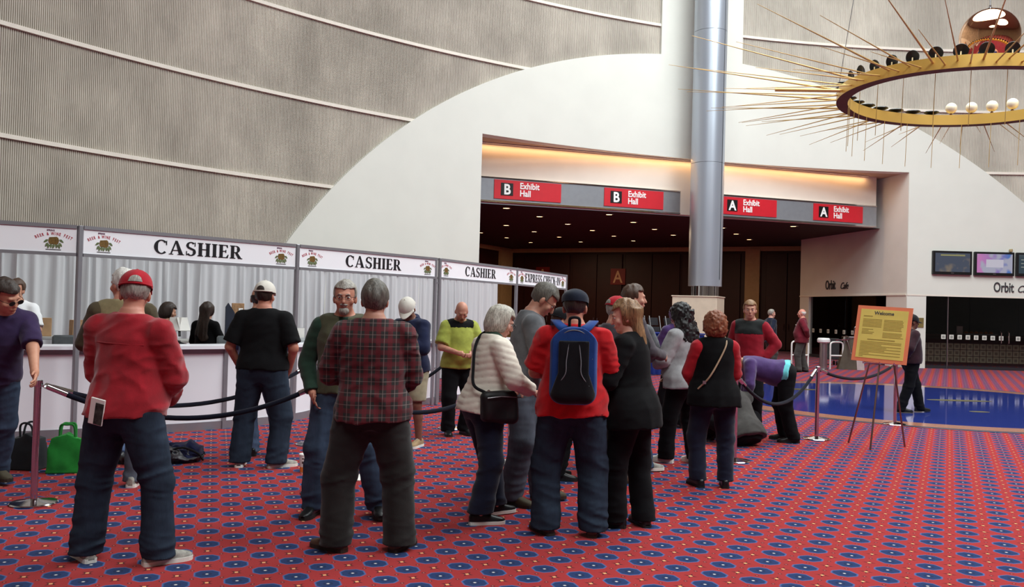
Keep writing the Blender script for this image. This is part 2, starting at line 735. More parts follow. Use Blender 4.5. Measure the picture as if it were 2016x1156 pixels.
def fas(u, out=0.0, z=0.0):
    p = FA + FD * u + FN * out
    return (p.x, p.y, z)


mb = MB()   # hanging fascia wall: front, underside lip, right return, back
W = 0.3
a = [fas(-0.4, 0, LOBZ), fas(FL, 0, LOBZ), fas(FL, 0, OT), fas(-0.4, 0, OT)]
b = [fas(-0.4, -W, LOBZ), fas(FL, -W, LOBZ), fas(FL, -W, OT), fas(-0.4, -W, OT)]
mb.add(a + b, [(0, 1, 2, 3), (1, 5, 6, 2), (5, 4, 7, 6), (4, 0, 3, 7), (0, 4, 5, 1), (3, 2, 6, 7)])
struct('wall_fascia', mb, M_CREAM)
# soffit above the opening (flat, behind the arch face)
mb = MB()
st = [OA + (OB - OA) * k / 40 for k in range(41)]
front = [wp(p, OT + 0.001, 0.05) for p in st]
backr = [(x, y + 4.0, OT + 0.001) for x, y, z in front]
mb.grid([front, backr])
struct('ceiling_soffit', mb, plain('soffit_plaster', (186, 160, 140), rough=0.8, var=0.02), fix=False)
# grey metal bands on the fascia and the signs on them
M_BAND = plain('grey_metal_band', (146, 150, 156), rough=0.38, metal=0.35, var=0.03)
M_RED = plain('sign_red', (204, 34, 48), rough=0.45, var=0.02)
M_SIGNWHITE = plain('sign_white', (245, 245, 245), rough=0.5, var=0)
for (u0, u1, lab) in ((0.0, 6.8, 'long grey metal band over the hall B entrance, left of the column'), (7.35, 14.43, 'long grey metal band over the hall A entrance, right of the column')):
    mid = (u0 + u1) / 2
    t = thing('sign_band', lab, 'sign band', fas(mid, 0, LOBZ), FANG, 'grey metal bands over the entrance')
    L = u1 - u0
    MB().box(0, -0.03, 0.375, L, 0.06, 0.66).build('band_face', M_BAND, t)
    MB().box(0, -0.04, 0.02, L, 0.085, 0.05).build('bottom_rail', M_CHROME, t)
    MB().box(0, -0.04, 0.725, L, 0.085, 0.035).build('top_rail', M_CHROME, t)
for (u0, u1, ch, lab) in ((0.59, 2.72, 'B', 'red Exhibit Hall B sign at the far left of the grey band'),
                          (4.15, 6.19, 'B', 'red Exhibit Hall B sign just left of the column'),
                          (8.29, 10.38, 'A', 'red Exhibit Hall A sign just right of the column'),
                          (11.83, 13.84, 'A', 'red Exhibit Hall A sign at the far right of the grey band')):
    L = u1 - u0
    t = thing('exhibit_hall_sign', lab, 'sign', fas((u0 + u1) / 2, 0.06, LOBZ + 0.11), FANG, 'red exhibit hall signs')
    MB().box(0, -0.012, 0.28, L, 0.024, 0.565).build('red_panel', M_RED, t)
    MB().box(-L / 2 + 0.40, -0.03, 0.29, 0.38, 0.012, 0.37).build('letter_tile', M_BLACK, t)
    obj('letter', text_mesh(ch, 0.43, 0.004, 0.9, bold=0.012, align='CENTER'), M_SIGNWHITE, t, (-L / 2 + 0.40, -0.041, 0.14))
    obj('lettering', text_mesh('Exhibit\nHall', 0.26, 0.004, 0.86, bold=0.006, space=0.86), M_SIGNWHITE, t, (-L / 2 + 0.80, -0.03, 0.33))

# recess shell
LP = [(-1.02, 24.75), (-3.6, 39.0), (-0.12, 46.06), (13.4, 38.8)]
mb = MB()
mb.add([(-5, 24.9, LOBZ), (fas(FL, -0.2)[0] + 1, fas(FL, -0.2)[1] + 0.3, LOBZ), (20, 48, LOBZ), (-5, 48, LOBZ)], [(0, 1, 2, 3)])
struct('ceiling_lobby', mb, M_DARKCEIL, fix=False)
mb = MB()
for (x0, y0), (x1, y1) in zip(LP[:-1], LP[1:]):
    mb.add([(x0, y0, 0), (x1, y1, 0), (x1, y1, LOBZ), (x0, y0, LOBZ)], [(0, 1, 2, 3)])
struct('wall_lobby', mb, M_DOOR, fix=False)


def along(p, q, u, out=0.0):
    d = Vector((q[0] - p[0], q[1] - p[1])).normalized()
    return (p[0] + d.x * u + d.y * out, p[1] + d.y * u - d.x * out)


BKA, BKB = (-0.12, 46.06), (13.4, 38.8)
BANG = math.atan2(BKB[1] - BKA[1], BKB[0] - BKA[0])
SDA, SDB = (-3.6, 39.0), (-0.12, 46.06)
SANG = math.atan2(SDB[1] - SDA[1], SDB[0] - SDA[0])
mb = MB()
x, y = along(BKA, BKB, 7.6, 0.06)
mb.box(0, 0, 4.66, 15.3, 0.12, 0.2, Matrix.Translation((x, y, 0)) @ Matrix.Rotation(BANG, 4, 'Z'))
x, y = along(SDA, SDB, 4.0, 0.06)
mb.box(0, 0, 4.66, 7.9, 0.12, 0.2, Matrix.Translation((x, y, 0)) @ Matrix.Rotation(SANG, 4, 'Z'))
struct('trim_2', mb, M_TAN)
mb = MB()
for (p, q, an, u, w) in ((BKA, BKB, BANG, 12.75, 0.66), (SDA, SDB, SANG, 7.1, 1.3)):
    x, y = along(p, q, u, 0.09)
    mb.box(0, 0, 2.33, w, 0.18, 4.66, Matrix.Translation((x, y, 0)) @ Matrix.Rotation(an, 4, 'Z'))
struct('trim_3', mb, M_TAN)
dn = 1
for (u, wd) in ((2.2, 2.6), (5.0, 2.7), (7.9, 2.8), (10.8, 2.8), (14.3, 1.9)):
    x, y = along(BKA, BKB, u, 0.05)
    d = thing('door_%d' % dn, None, None, (x, y, 0), BANG)
    d['kind'] = 'structure'
    for s in (-1, 1):
        lf = MB().box(s * wd / 4, 0, 2.25, wd / 2 - 0.03, 0.08, 4.4, bev=0.01).build('door_leaf', M_DOOR, d)
        MB().tube([(s * 0.1, -0.11, 0.95), (s * 0.1, -0.11, 1.25)], 0.016, 8).build('handle', M_CHROME, lf)
    dn += 1
M_DIMRED = plain('dim_red_panel', (120, 26, 22), rough=0.5, var=0.03)
for (u, z, ch, lab) in ((6.15, 3.33, 'A', 'dim red square with pale letter A high on the dark doors'), (1.98, 3.40, 'A', 'dim red square letter panel just above the express check-in sign')):
    x, y = along(BKA, BKB, u, 0.12)
    t = thing('door_letter_sign', lab, 'sign', (x, y, z - 0.4), BANG)
    MB().box(0, 0, 0.4, 0.78, 0.03, 0.8).build('red_panel', M_DIMRED, t)
    obj('letter', text_mesh(ch, 0.85, 0.004, 0.85, bold=0.01, align='CENTER'), plain('pale_tan', (216, 172, 130), rough=0.5, var=0), t, (0, -0.025, 0.1))

# downlights in the dark lobby ceiling
DL = [(-0.25, 27.14), (0.86, 29.36), (3.09, 28.15), (4.19, 30.37), (1.97, 31.66), (5.32, 32.74), (-0.29, 32.8), (0.83, 35.14), (3.08, 33.92), (6.45, 34.99), (4.19, 36.21),
      (-1.39, 36.34), (-0.3, 38.54), (1.97, 37.44), (5.31, 38.37), (0.82, 40.93), (3.09, 39.79), (7.6, 31.54), (8.68, 33.76), (9.82, 36.09), (9.77, 30.25)]
DLROW = {'row running back from the left-hand B sign': [(-0.25, 27.14), (0.86, 29.36), (1.97, 31.66), (3.08, 33.92), (4.19, 36.21), (5.31, 38.37)],
         'row running back from the B sign beside the pillar': [(3.09, 28.15), (4.19, 30.37), (5.32, 32.74), (6.45, 34.99)],
         'next row towards the left lobby wall': [(-0.29, 32.8), (0.83, 35.14), (1.97, 37.44), (3.09, 39.79)],
         'short row along the left lobby wall': [(-1.39, 36.34), (-0.3, 38.54), (0.82, 40.93)],
         'row just right of the pillar': [(7.6, 31.54), (8.68, 33.76), (9.82, 36.09)],
         'row below the right-hand A sign': [(9.77, 30.25)]}
DLLAB = {}
for rn_, ps in DLROW.items():
    for i_, p_ in enumerate(ps):
        DLLAB[p_] = '%s warm downlight from the front, %s' % (('first', 'second', 'third', 'fourth', 'fifth', 'sixth')[i_], rn_)
ring_me = MB().lathe([(0.10, 0.0), (0.16, -0.012), (0.165, 0.0), (0.15, 0.03), (0.11, 0.03)], 20).mesh('trim_ring', True)
ring_me.materials.append(M_CHROME)
lamp_me = MB().lathe([(0.0, 0.012), (0.06, 0.008), (0.105, 0.0)], 20).mesh('lamp', True)
lamp_me.materials.append(emis('warm_lamp', (255, 206, 150), 7.0))
for (x, y) in DL:
    t = thing('downlight', DLLAB[(x, y)], 'ceiling light', (x, y, LOBZ - 0.012), 0, 'downlights in the dark lobby ceiling')
    obj('trim_ring', ring_me, None, t)
    obj('lamp', lamp_me, None, t)
# the light these lamps throw into the lobby, and the warm tube in the slot over the fascia
for (x, y) in ((2.0, 32.5), (6.5, 34.5), (1.5, 40.0)):
    area('lobby_lamp_light', (x, y, LOBZ - 0.06), 3.5, 120, (1.0, 0.72, 0.45))
for (u0, u1) in ((0.0, 4.0), (4.0, 7.2), (7.2, 10.6), (10.6, 14.0)):
    p = fas((u0 + u1) / 2, 0.14, OT - 0.03)
    lo_ = area('cove_tube_light', p, u1 - u0, 13 * (u1 - u0) / 3, (1.0, 0.58, 0.25), (0, 0, -1), 'RECTANGLE', 0.05)
    lo_.rotation_euler = (0, 0, FANG)
    MB().box(0, 0, 0.012, u1 - u0, 0.07, 0.022).build('cove_tube', M_LEDGE, None, loc=p, rot=(0, 0, FANG))['kind'] = 'structure'

# ---- side wall of the recess with the cafe behind it
JA, JB = (13.105, 28.80), (11.84, 35.62)
JD = Vector((JB[0] - JA[0], JB[1] - JA[1], 0))
JL = JD.length
JD.normalize()
JANG = math.atan2(-JD.y, -JD.x)      # local x runs from the far end to the near end
JF = Vector((JB[0], JB[1], 0))
mb = MB()
Mj = Matrix.Translation(JF) @ Matrix.Rotation(JANG, 4, 'Z')
mb.box(JL / 2, 0.1, (GT + OT) / 2, JL, 0.2, OT - GT, Mj)
struct('wall_side', mb, M_GREYWALL)
mb = MB()
mb.box(0.35, 0.1, GT / 2, 0.7, 0.2, GT, Mj)
mb.box(JL - 0.55, 0.1, GT / 2, 1.1, 0.2, GT, Mj)
struct('wall_side_piers', mb, M_GREYWALL)
mb = MB()
mb.box(JL / 2, -0.01, GT + 0.01, JL, 0.03, 0.05, Mj)
struct('trim_4', mb, M_LEDGE)


def glass_material():
    n = N('storefront_glass')
    t = n.node('ShaderNodeBsdfTransparent')
    t.inputs[0].default_value = (0.62, 0.64, 0.64, 1)
    g = n.node('ShaderNodeBsdfGlossy')
    g.inputs['Roughness'].default_value = 0.02
    g.inputs['Color'].default_value = (0.9, 0.92, 0.95, 1)
    fr = n.node('ShaderNodeFresnel')
    fr.inputs[0].default_value = 1.45
    mx = n.node('ShaderNodeMixShader')
    n.t.links.new(fr.outputs[0], mx.inputs[0])
    n.t.links.new(t.outputs[0], mx.inputs[1])
    n.t.links.new(g.outputs[0], mx.inputs[2])
    n.t.links.new(mx.outputs[0], n.o.inputs[0])
    return n.m


M_GLASS = glass_material()
M_STICK = plain('pale_sticker', (222, 222, 214), rough=0.6, var=0.05, scale=40)
M_STICK2 = plain('sticker_print', (150, 152, 146), rough=0.6, var=0.1, scale=60)
M_DARKFRAME = plain('dark_frame', (44, 44, 48), rough=0.4, var=0.03)


def sticker(parent, x, y, z, s=0.145):
    o = MB().box(0, 0, 0, s, 0.006, s).build('sticker', M_STICK, parent, loc=(x, y, z))
    MB().box(0, -0.005, 0, s * 0.6, 0.004, s * 0.6).build('sticker_print', M_STICK2, o)


# curved front glazing
w1 = thing('window_1', None, None, wp(GA, 0, 0.0))
w1['kind'] = 'structure'
wl = Vector(wp(GA, 0, 0.0))
pane_edges = [GA, 2.15, 5.4, 8.6, 11.8]
for p0, p1 in zip(pane_edges[:-1], pane_edges[1:]):
    m = MB()
    st = [p0 + (p1 - p0 - 0.03) * k / 6 for k in range(7)]
    m.grid([[Vector(wp(p, 0.1, 0.0)) - wl for p in st], [Vector(wp(p, GT, 0.0)) - wl for p in st]])
    m.build('pane', M_GLASS, w1, fix=False)
m = MB()
st = [GA + (11.8 - GA) * k / 24 for k in range(25)]
m.grid([[Vector(wp(p, 0.0, 0.04)) - wl for p in st], [Vector(wp(p, 0.10, 0.04)) - wl for p in st], [Vector(wp(p, 0.10, -0.04)) - wl for p in st]])
m.build('bottom_rail', M_DARKFRAME, w1, fix=False)
for p in (0.62,):
    q = Vector(wp(p, 0, 0.02)) - wl
    MB().box(q.x, q.y, GT / 2, 0.025, 0.04, GT).build('mullion', M_ALU, w1)
for k in range(12):
    p = 0.35 + k * 0.555
    if 7 < k < 9:
        continue
    q = Vector(wp(p, 1.06, 0.02)) - wl
    sticker(w1, q.x, q.y, q.z)
for p in (4.15, 4.65):
    q = Vector(wp(p, 0, 0.05)) - wl
    MB().tube([(q.x, q.y, 0.86), (q.x, q.y - 0.06, 0.9), (q.x, q.y - 0.06, 1.24), (q.x, q.y, 1.28)], 0.016, 8).build('handle', M_CHROME, w1)
# side glazing
w2 = thing('window_2', None, None, JF, JANG)
w2['kind'] = 'structure'
for k in range(2):
    MB().box(0.7 + 1.25 + k * 2.5, 0.1, GT / 2 + 0.03, 2.46, 0.015, GT - 0.06).build('pane', M_GLASS, w2)
MB().box(JL / 2, 0.1, 0.06, JL, 0.08, 0.12).build('bottom_rail', M_DARKFRAME, w2)
for k in range(9):
    sticker(w2, 0.95 + k * 0.55, 0.08, 1.06, 0.15)
for k in (0, 1):
    MB().tube([(4.0 + 0.22 * k, 0.05, 0.9), (4.0 + 0.22 * k, -0.03, 0.95), (4.0 + 0.22 * k, -0.03, 1.25), (4.0 + 0.22 * k, 0.05, 1.3)], 0.018, 8).build('handle', M_CHROME, w2)

# cafe interior: dark room, tiled counter
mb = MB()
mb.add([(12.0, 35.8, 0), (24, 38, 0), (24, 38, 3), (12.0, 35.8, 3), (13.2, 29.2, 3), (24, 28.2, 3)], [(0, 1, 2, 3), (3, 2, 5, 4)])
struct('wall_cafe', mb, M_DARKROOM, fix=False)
ct = thing('cafe_counter', 'dark cafe counter fronted with pale square tiles behind the glass', 'counter', (15.6, 31.6, 0), -0.03)
MB().box(1.2, 0.45, 0.52, 5.6, 0.8, 1.04).build('body', plain('counter_dark', (48, 36, 30), rough=0.6), ct)
MB().box(1.2, 0.4, 1.07, 5.8, 1.0, 0.07, bev=0.01).build('worktop', plain('worktop_dark', (60, 44, 36), rough=0.35), ct)
tile_me = MB().box(0, 0, 0, 0.215, 0.02, 0.215, bev=0.006).mesh('tile')
tile_me.materials.append(plain('pale_tile', (176, 168, 140), rough=0.4, var=0.06, scale=4))
spot_me = MB().box(0, -0.012, 0, 0.10, 0.006, 0.10).mesh('tile_motif')
spot_me.materials.append(plain('tile_motif', (120, 112, 92), rough=0.5))
for r_ in range(3):
    for k in range(22):
        tl = obj('tile', tile_me, None, ct, (-1.45 + 0.235 * k, 0.04, 0.2 + 0.235 * r_))
        obj('tile_motif', spot_me, None, tl)
pc = thing('pastry_case', 'lit pastry tray on the cafe counter behind the door handles', 'display case', (17.2, 31.9, 1.105))
MB().box(0, 0, 0.02, 1.2, 0.4, 0.04, bev=0.01).build('tray', M_ALU, pc)
for k in range(6):
    MB().lathe([(0.0, 0.0), (0.07, 0.01), (0.075, 0.04), (0.04, 0.075), (0.0, 0.085)], 12, (-0.45 + 0.18 * k, 0, 0.04)).build('pastry', plain('baked_crust', (196, 112, 60), rough=0.6, var=0.2, scale=20), pc, True)
MB().box(-0.7, 0.0, 0.15, 0.22, 0.02, 0.3).build('price_card', M_STICK, pc)

# cafe lettering
M_INK = plain('dark_grey_lettering', (58, 56, 60), rough=0.5, var=0.02)
t = thing('cafe_wall_sign', 'dark Orbit Cafe lettering on the shaded side wall', 'sign', JF + Vector((0, 0, 2.63)), JANG)
obj('lettering', text_mesh('Orbit', 0.50, 0.012, 0.62, bold=0.006), M_INK, t, (1.95, -0.012, 0.05))
obj('lettering', text_mesh('Cafe', 0.36, 0.012, 0.8, shear=0.45), M_INK, t, (2.97, -0.012, 0.05))
t = thing('cafe_wall_sign', 'dark Orbit Cafe lettering on the white wall under the screens', 'sign', wp(4.6, 2.6, INS), rad(-4.6))
obj('lettering', text_mesh('Orbit', 0.46, 0.012, 0.62, bold=0.005), M_INK, t, (-0.50, -0.014, 0))
obj('lettering', text_mesh('Cafe', 0.33, 0.012, 0.8, shear=0.45), M_INK, t, (0.24, -0.014, 0))
t = thing('wall_plaque', 'small olive plaque on the white pier beside the cafe glass', 'plaque', wp(-1.75, 1.36, INS), rad(1.7))
MB().box(0.12, -0.012, 0.15, 0.36, 0.024, 0.32, bev=0.004).build('plate', plain('olive_plate', (126, 110, 66), rough=0.4), t)
MB().box(0.12, -0.027, 0.15, 0.22, 0.006, 0.02).build('engraving', M_DARKFRAME, t)


# wall screens
def screen_material(kind):
    n = N('screen_picture')
    X, Y, Z = n.sep(n.coord())
    if kind == 0:
        f = n.noise(n.coord(), 2.4, 2.0)
        c = n.mix(n.ramp(f, 0.55, 0.7), srgb((74, 82, 98)), srgb((130, 118, 104)))
    elif kind == 1:
        c = n.mix(n.ramp(X, -0.5, 0.5), srgb((205, 130, 190)), srgb((70, 120, 190)))
        c = n.mix(n.ramp(n.noise(n.coord(), 3.0, 1.0), 0.45, 0.55), c, srgb((176, 176, 196)))
    else:
        c = n.mix(n.ramp(Z, 0.2, 0.5), srgb((52, 70, 80)), srgb((96, 100, 100)))
    n.set(col=(0.01, 0.01, 0.012), emit=c, estr=0.75, rough=0.25)
    return n.m


for i, (p0, p1, lab) in enumerate(((-0.64, 2.0, 'wall screen with blue-grey picture, first of the row'), (2.2, 4.82, 'wall screen with pink and blue picture, second of the row'),
                                   (4.98, 7.6, 'wall screen with dark listing, third of the row'))):
    mid = (p0 + p1) / 2
    t = thing('wall_screen', lab, 'screen', wp(mid, 3.13, INS), rad(-mid), 'screens over the cafe front')
    w = rad(p1 - p0) * HR
    MB().box(0, -0.06, 0.39, w, 0.12, 0.78, bev=0.01).build('bezel', M_BLACK, t)
    sm = screen_material(i)
    MB().box(0, 0, 0, w - 0.14, 0.008, 0.62).build('picture', sm, t, loc=(0, -0.124, 0.40))
    MB().box(0, -0.125, 0.05, 0.09, 0.008, 0.015).build('maker_mark', M_ALU, t)
    if i == 1:
        MB().box(0, -0.132, 0.40, 0.55, 0.006, 0.26).build('picture_panel', emis('pale_panel', (200, 196, 210), 0.8), t)
    if i == 0:
        MB().box(0, -0.132, 0.64, 0.8, 0.006, 0.05).build('picture_heading', emis('heading', (180, 176, 120), 0.5), t)
    if i == 2:
        for k in range(3):
            MB().box(-0.3, -0.132, 0.30 + 0.12 * k, 0.4, 0.006, 0.03).build('picture_line', emis('pale_line', (170, 176, 170), 0.5), t)
MB().lathe([(0.0, 0.1), (0.05, 0.09), (0.06, 0.04), (0.045, 0.0), (0.0, 0.0)], 14).build('dome_camera', plain('dome_tan', (170, 150, 110), rough=0.4), None, True, loc=wp(4.62, 3.93, INS + 0.07))
tag(bpy.data.objects['dome_camera'], 'tiny tan dome camera on top of the wall screens', 'camera')

# ---- the round column on its plinth
cx, cy = 5.90, 26.55
t = thing('plinth', 'square cream plinth at the foot of the big round column', 'plinth', (5.72, 26.55, 0), rad(-23))
MB().box(0, 0, 1.06, 1.34, 1.34, 2.12, bev=0.015).build('block', plain('cream_stone', (222, 208, 186), rough=0.5, var=0.03), t)
MB().box(0, 0, 2.13, 1.38, 1.38, 0.03).build('cap_slab', plain('cream_cap', (228, 214, 192), rough=0.5, var=0.02), t)


def column_material():
    n = N('satin_blue_grey_paint')
    n.set(col=n.mix(n.noise(n.coord(), 0.6, 3.0), srgb((168, 176, 188)), srgb((180, 188, 200))), rough=0.34, metal=0.55, spec=0.5, coat=0.15)
    return n.m


M_COLUMN = column_material()
col = thing('pillar', 'tall round blue-grey metal pillar standing before the white arch', 'pillar', (cx, cy, 2.15))
z0 = 0.0
MB().lathe([(0.36, 0.0), (0.36, 0.30)], 32).build('foot_ring', M_CHROME, col, True)
for k in range(9):
    a = 2 * PI * k / 9
    MB().box(0.40 * math.cos(a), 0.40 * math.sin(a), 0.15, 0.05, 0.05, 0.3).build('foot_bolt', M_CHROME, col)
for k, (za, zb) in enumerate(((0.30, 4.05), (4.06, 8.1), (8.11, 12.2), (12.21, CEIL - 2.16))):
    MB().lathe([(0.46, za), (0.505, za), (0.505, zb), (0.46, zb)], 64).build('shell_section', M_COLUMN, col, True)
MB().box(0.36, -0.365, 8.0, 0.01, 0.02, 15).build('seam', M_DARKFRAME, col)


# ================================================================== CASHIER BOOTHS
POST = [(-7.35, 8.15), (-4.83, 9.65), (-2.94, 11.80), (-1.23, 14.20), (0.08, 16.90), (1.22, 19.70)]
HTOP, HBOT = 2.41, 2.065
M_EXTR = plain('grey_extrusion', (150, 150, 156), rough=0.4, metal=0.5, var=0.03)
M_PANEL = plain('white_laminate', (240, 240, 246), rough=0.35, var=0.01, scale=2)
M_HEAD = plain('white_header_board', (250, 250, 255), rough=0.5, var=0.005)
M_LETTER = plain('black_vinyl', (22, 20, 26), rough=0.5, var=0)


# serif capitals drawn as strokes in a box of height 1; returns (polygons, width)
def _arc(cx, cy, rx, ry, a0, a1, thick, thin, n=18):
    out, inn = [], []
    for k in range(n + 1):
        a = rad(a0 + (a1 - a0) * k / n)
        t = thin + (thick - thin) * abs(math.cos(a)) ** 1.3
        out.append((cx + rx * math.cos(a), cy + ry * math.sin(a)))
        inn.append((cx + (rx - t) * math.cos(a), cy + (ry - min(t, thin * 1.5 + 0.02)) * math.sin(a)))
    return [[out[k], out[k + 1], inn[k + 1], inn[k]] for k in range(n)]


def _r(x0, z0, x1, z1):
    return [(x0, z0), (x1, z0), (x1, z1), (x0, z1)]


def glyph(c):
    T, t, sf = 0.20, 0.06, 0.05
    if c == 'I':
        return [_r(0.06, 0, 0.06 + T, 1), _r(0, 0, 0.32, t), _r(0, 1 - t, 0.32, 1)], 0.32
    if c == 'H':
        return [_r(0.06, 0, 0.26, 1), _r(0.50, 0, 0.70, 1), _r(0.2, 0.48, 0.6, 0.55), _r(0, 0, 0.32, t), _r(0, 1 - t, 0.32, 1), _r(0.44, 0, 0.76, t), _r(0.44, 1 - t, 0.76, 1)], 0.76
    if c == 'E':
        return [_r(0.06, 0, 0.26, 1), _r(0, 0, 0.58, t), _r(0, 1 - t, 0.56, 1), _r(0.2, 0.48, 0.46, 0.54), _r(0.42, 0.40, 0.47, 0.62),
                [(0.46, t), (0.58, t), (0.62, 0.26), (0.57, 0.26)], [(0.45, 1 - t), (0.56, 1 - t), (0.57, 0.78), (0.53, 0.78)]], 0.62
    if c in 'PR':
        p = [_r(0.06, 0, 0.26, 1), _r(0, 0, 0.34, t), _r(0, 1 - t, 0.34, 1), _r(0.2, 0.44, 0.36, 0.50)]
        p += _arc(0.36, 0.72, 0.26, 0.28, -90, 90, 0.19, 0.06)
        if c == 'R':
            p += [[(0.30, 0.47), (0.46, 0.48), (0.74, 0.0), (0.52, 0.0)], _r(0.5, 0, 0.78, 0.05)]
            return p, 0.76
        return p, 0.62
    if c == 'C':
        p = _arc(0.40, 0.5, 0.40, 0.52, 48, 312, 0.21, 0.07)
        p += [[(0.62, 0.90), (0.70, 0.98), (0.70, 0.64), (0.66, 0.64)]]
        return p, 0.74
    if c == 'S':
        p = _arc(0.29, 0.745, 0.27, 0.275, 40, 215, 0.15, 0.07) + _arc(0.29, 0.265, 0.29, 0.285, 35, -145, 0.17, 0.07)
        p += [[(0.03, 0.66), (0.13, 0.52), (0.56, 0.30), (0.54, 0.46), (0.18, 0.66)], _r(0.50, 0.70, 0.55, 0.99), _r(0.02, 0.01, 0.07, 0.32)]
        return p, 0.60
    if c == 'A':
        return [[(0.06, 0.0), (0.14, 0.0), (0.42, 1.0), (0.34, 1.0)], [(0.56, 0.0), (0.80, 0.0), (0.46, 1.02), (0.33, 1.02)], _r(0.18, 0.28, 0.62, 0.34), _r(0, 0, 0.24, 0.05), _r(0.48, 0, 0.86, 0.05)], 0.86
    if c == 'X':
        return [[(0.04, 1), (0.28, 1), (0.70, 0), (0.46, 0)], [(0.56, 1), (0.64, 1), (0.16, 0), (0.08, 0)], _r(0, 0, 0.26, 0.05), _r(0.4, 0, 0.74, 0.05), _r(0, 0.95, 0.34, 1), _r(0.48, 0.95, 0.72, 1)], 0.74
    if c == 'K':
        return [_r(0.06, 0, 0.26, 1), _r(0, 0, 0.32, t), _r(0, 1 - t, 0.32, 1), [(0.24, 0.44), (0.32, 0.42), (0.64, 0.97), (0.56, 0.97)], [(0.34, 0.60), (0.48, 0.74), (0.76, 0.0), (0.52, 0.0)], _r(0.5, 0, 0.80, 0.05), _r(0.48, 0.95, 0.74, 1)], 0.78
    if c == 'N':
        return [_r(0.08, 0, 0.15, 1), _r(0.60, 0, 0.67, 1), [(0.02, 1), (0.26, 1), (0.67, 0.0), (0.58, 0.0)], _r(0, 0, 0.24, 0.05), _r(0.5, 0.95, 0.76, 1)], 0.76
    if c == '-':
        return [_r(0.04, 0.40, 0.34, 0.48)], 0.38
    return [], 0.30


def serif_letters(txt, width, height, parent, z, y):
    """each letter a mesh of its own, centred on the local origin"""
    gs = [glyph(c) for c in txt]
    tot = sum(g[1] + 0.08 for g in gs) - 0.08
    sx = width / tot
    x = -width / 2
    for c, (polys, w) in zip(txt, gs):
        if polys:
            m = MB()
            for p in polys:
                m.prism([(px * sx, pz * height) for px, pz in p], -0.004, 0.0)
            m.build('letter', M_LETTER, parent, loc=(x, y, z), fix=True)
        x += (w + 0.08) * sx


M_LOGORED = plain('logo_red', (176, 44, 64), rough=0.5, var=0)
M_LOGOPURP = plain('logo_plum', (110, 60, 90), rough=0.5, var=0)
M_BARREL = plain('logo_barrel', (112, 84, 36), rough=0.6, var=0.25, scale=40)
M_HOP = plain('logo_green', (104, 116, 78), rough=0.6, var=0.25, scale=40)
_logo_cache = {}


def logo(parent, x, z, y):
    """festival mark: arched red words over a barrel flanked by leaves"""
    if not _logo_cache:
        words_ = MB()
        def arched(txt, size, r, zc, sx):
            n = len(txt)
            for i, ch in enumerate(txt):
                if ch == ' ':
                    continue
                a = (i - (n - 1) / 2) * size * 0.50 / r
                me = text_mesh(ch, size, 0.0015, sx, bold=0.0015, align='CENTER')
                M = Matrix.Translation((r * math.sin(a), 0, zc + r * (math.cos(a) - 1))) @ Matrix.Rotation(a, 4, 'Y')
                vs = [M @ v.co for v in me.vertices]
                words_.add(vs, [tuple(p.vertices) for p in me.polygons])
                bpy.data.meshes.remove(me)
        arched('BEER & WINE FEST', 0.046, 0.34, 0.166, 0.62)
        _logo_cache['w'] = words_.mesh('logo_words', fix=False)
        _logo_cache['w'].materials.append(M_LOGORED)
        top = MB()
        me = text_mesh('SPRING', 0.026, 0.0015, 0.9, bold=0.001, align='CENTER')
        top.add([v.co for v in me.vertices], [tuple(p.vertices) for p in me.polygons])
        _logo_cache['t'] = top.mesh('logo_heading', fix=False)
        _logo_cache['t'].materials.append(M_LOGOPURP)
        b = MB()
        b.prism([(-0.042, 0.07), (-0.052, 0.105), (-0.042, 0.14), (0.03, 0.148), (0.045, 0.135), (0.054, 0.105), (0.045, 0.072), (0.03, 0.062)], -0.004, 0.0)
        _logo_cache['b'] = b.mesh('logo_barrel')
        _logo_cache['b'].materials.append(M_BARREL)
        lv = MB()
        for sx_, sz_, an in ((-0.065, 0.06, 0.5), (-0.05, 0.045, 0.1), (-0.025, 0.05, 0.0), (0.0, 0.045, 0.2), (0.028, 0.05, -0.1), (0.052, 0.045, -0.3), (0.066, 0.065, -0.6), (-0.072, 0.10, 0.9), (0.074, 0.105, -0.9)):
            ca, sa = math.cos(an), math.sin(an)
            pts = [(0, 0.024), (0.013, 0.006), (0.008, -0.02), (0, -0.03), (-0.008, -0.02), (-0.013, 0.006)]
            lv.prism([(sx_ + px * ca + pz * sa, sz_ - px * sa + pz * ca) for px, pz in pts], -0.003, 0.0)
        _logo_cache['l'] = lv.mesh('logo_leaves')
        _logo_cache['l'].materials.append(M_HOP)
        ln = MB().box(0, -0.001, 0.006, 0.15, 0.002, 0.008)
        _logo_cache['n'] = ln.mesh('logo_underline')
        _logo_cache['n'].materials.append(M_INK)
    o = obj('logo', _logo_cache['w'], None, parent, (x, y, z))
    o['kind'] = 'stuff'
    obj('logo_heading', _logo_cache['t'], None, o, (-0.03, 0, 0.208))['kind'] = 'stuff'
    obj('logo_barrel', _logo_cache['b'], None, o)
    obj('logo_leaves', _logo_cache['l'], None, o)['kind'] = 'stuff'
    obj('logo_underline', _logo_cache['n'], None, o)


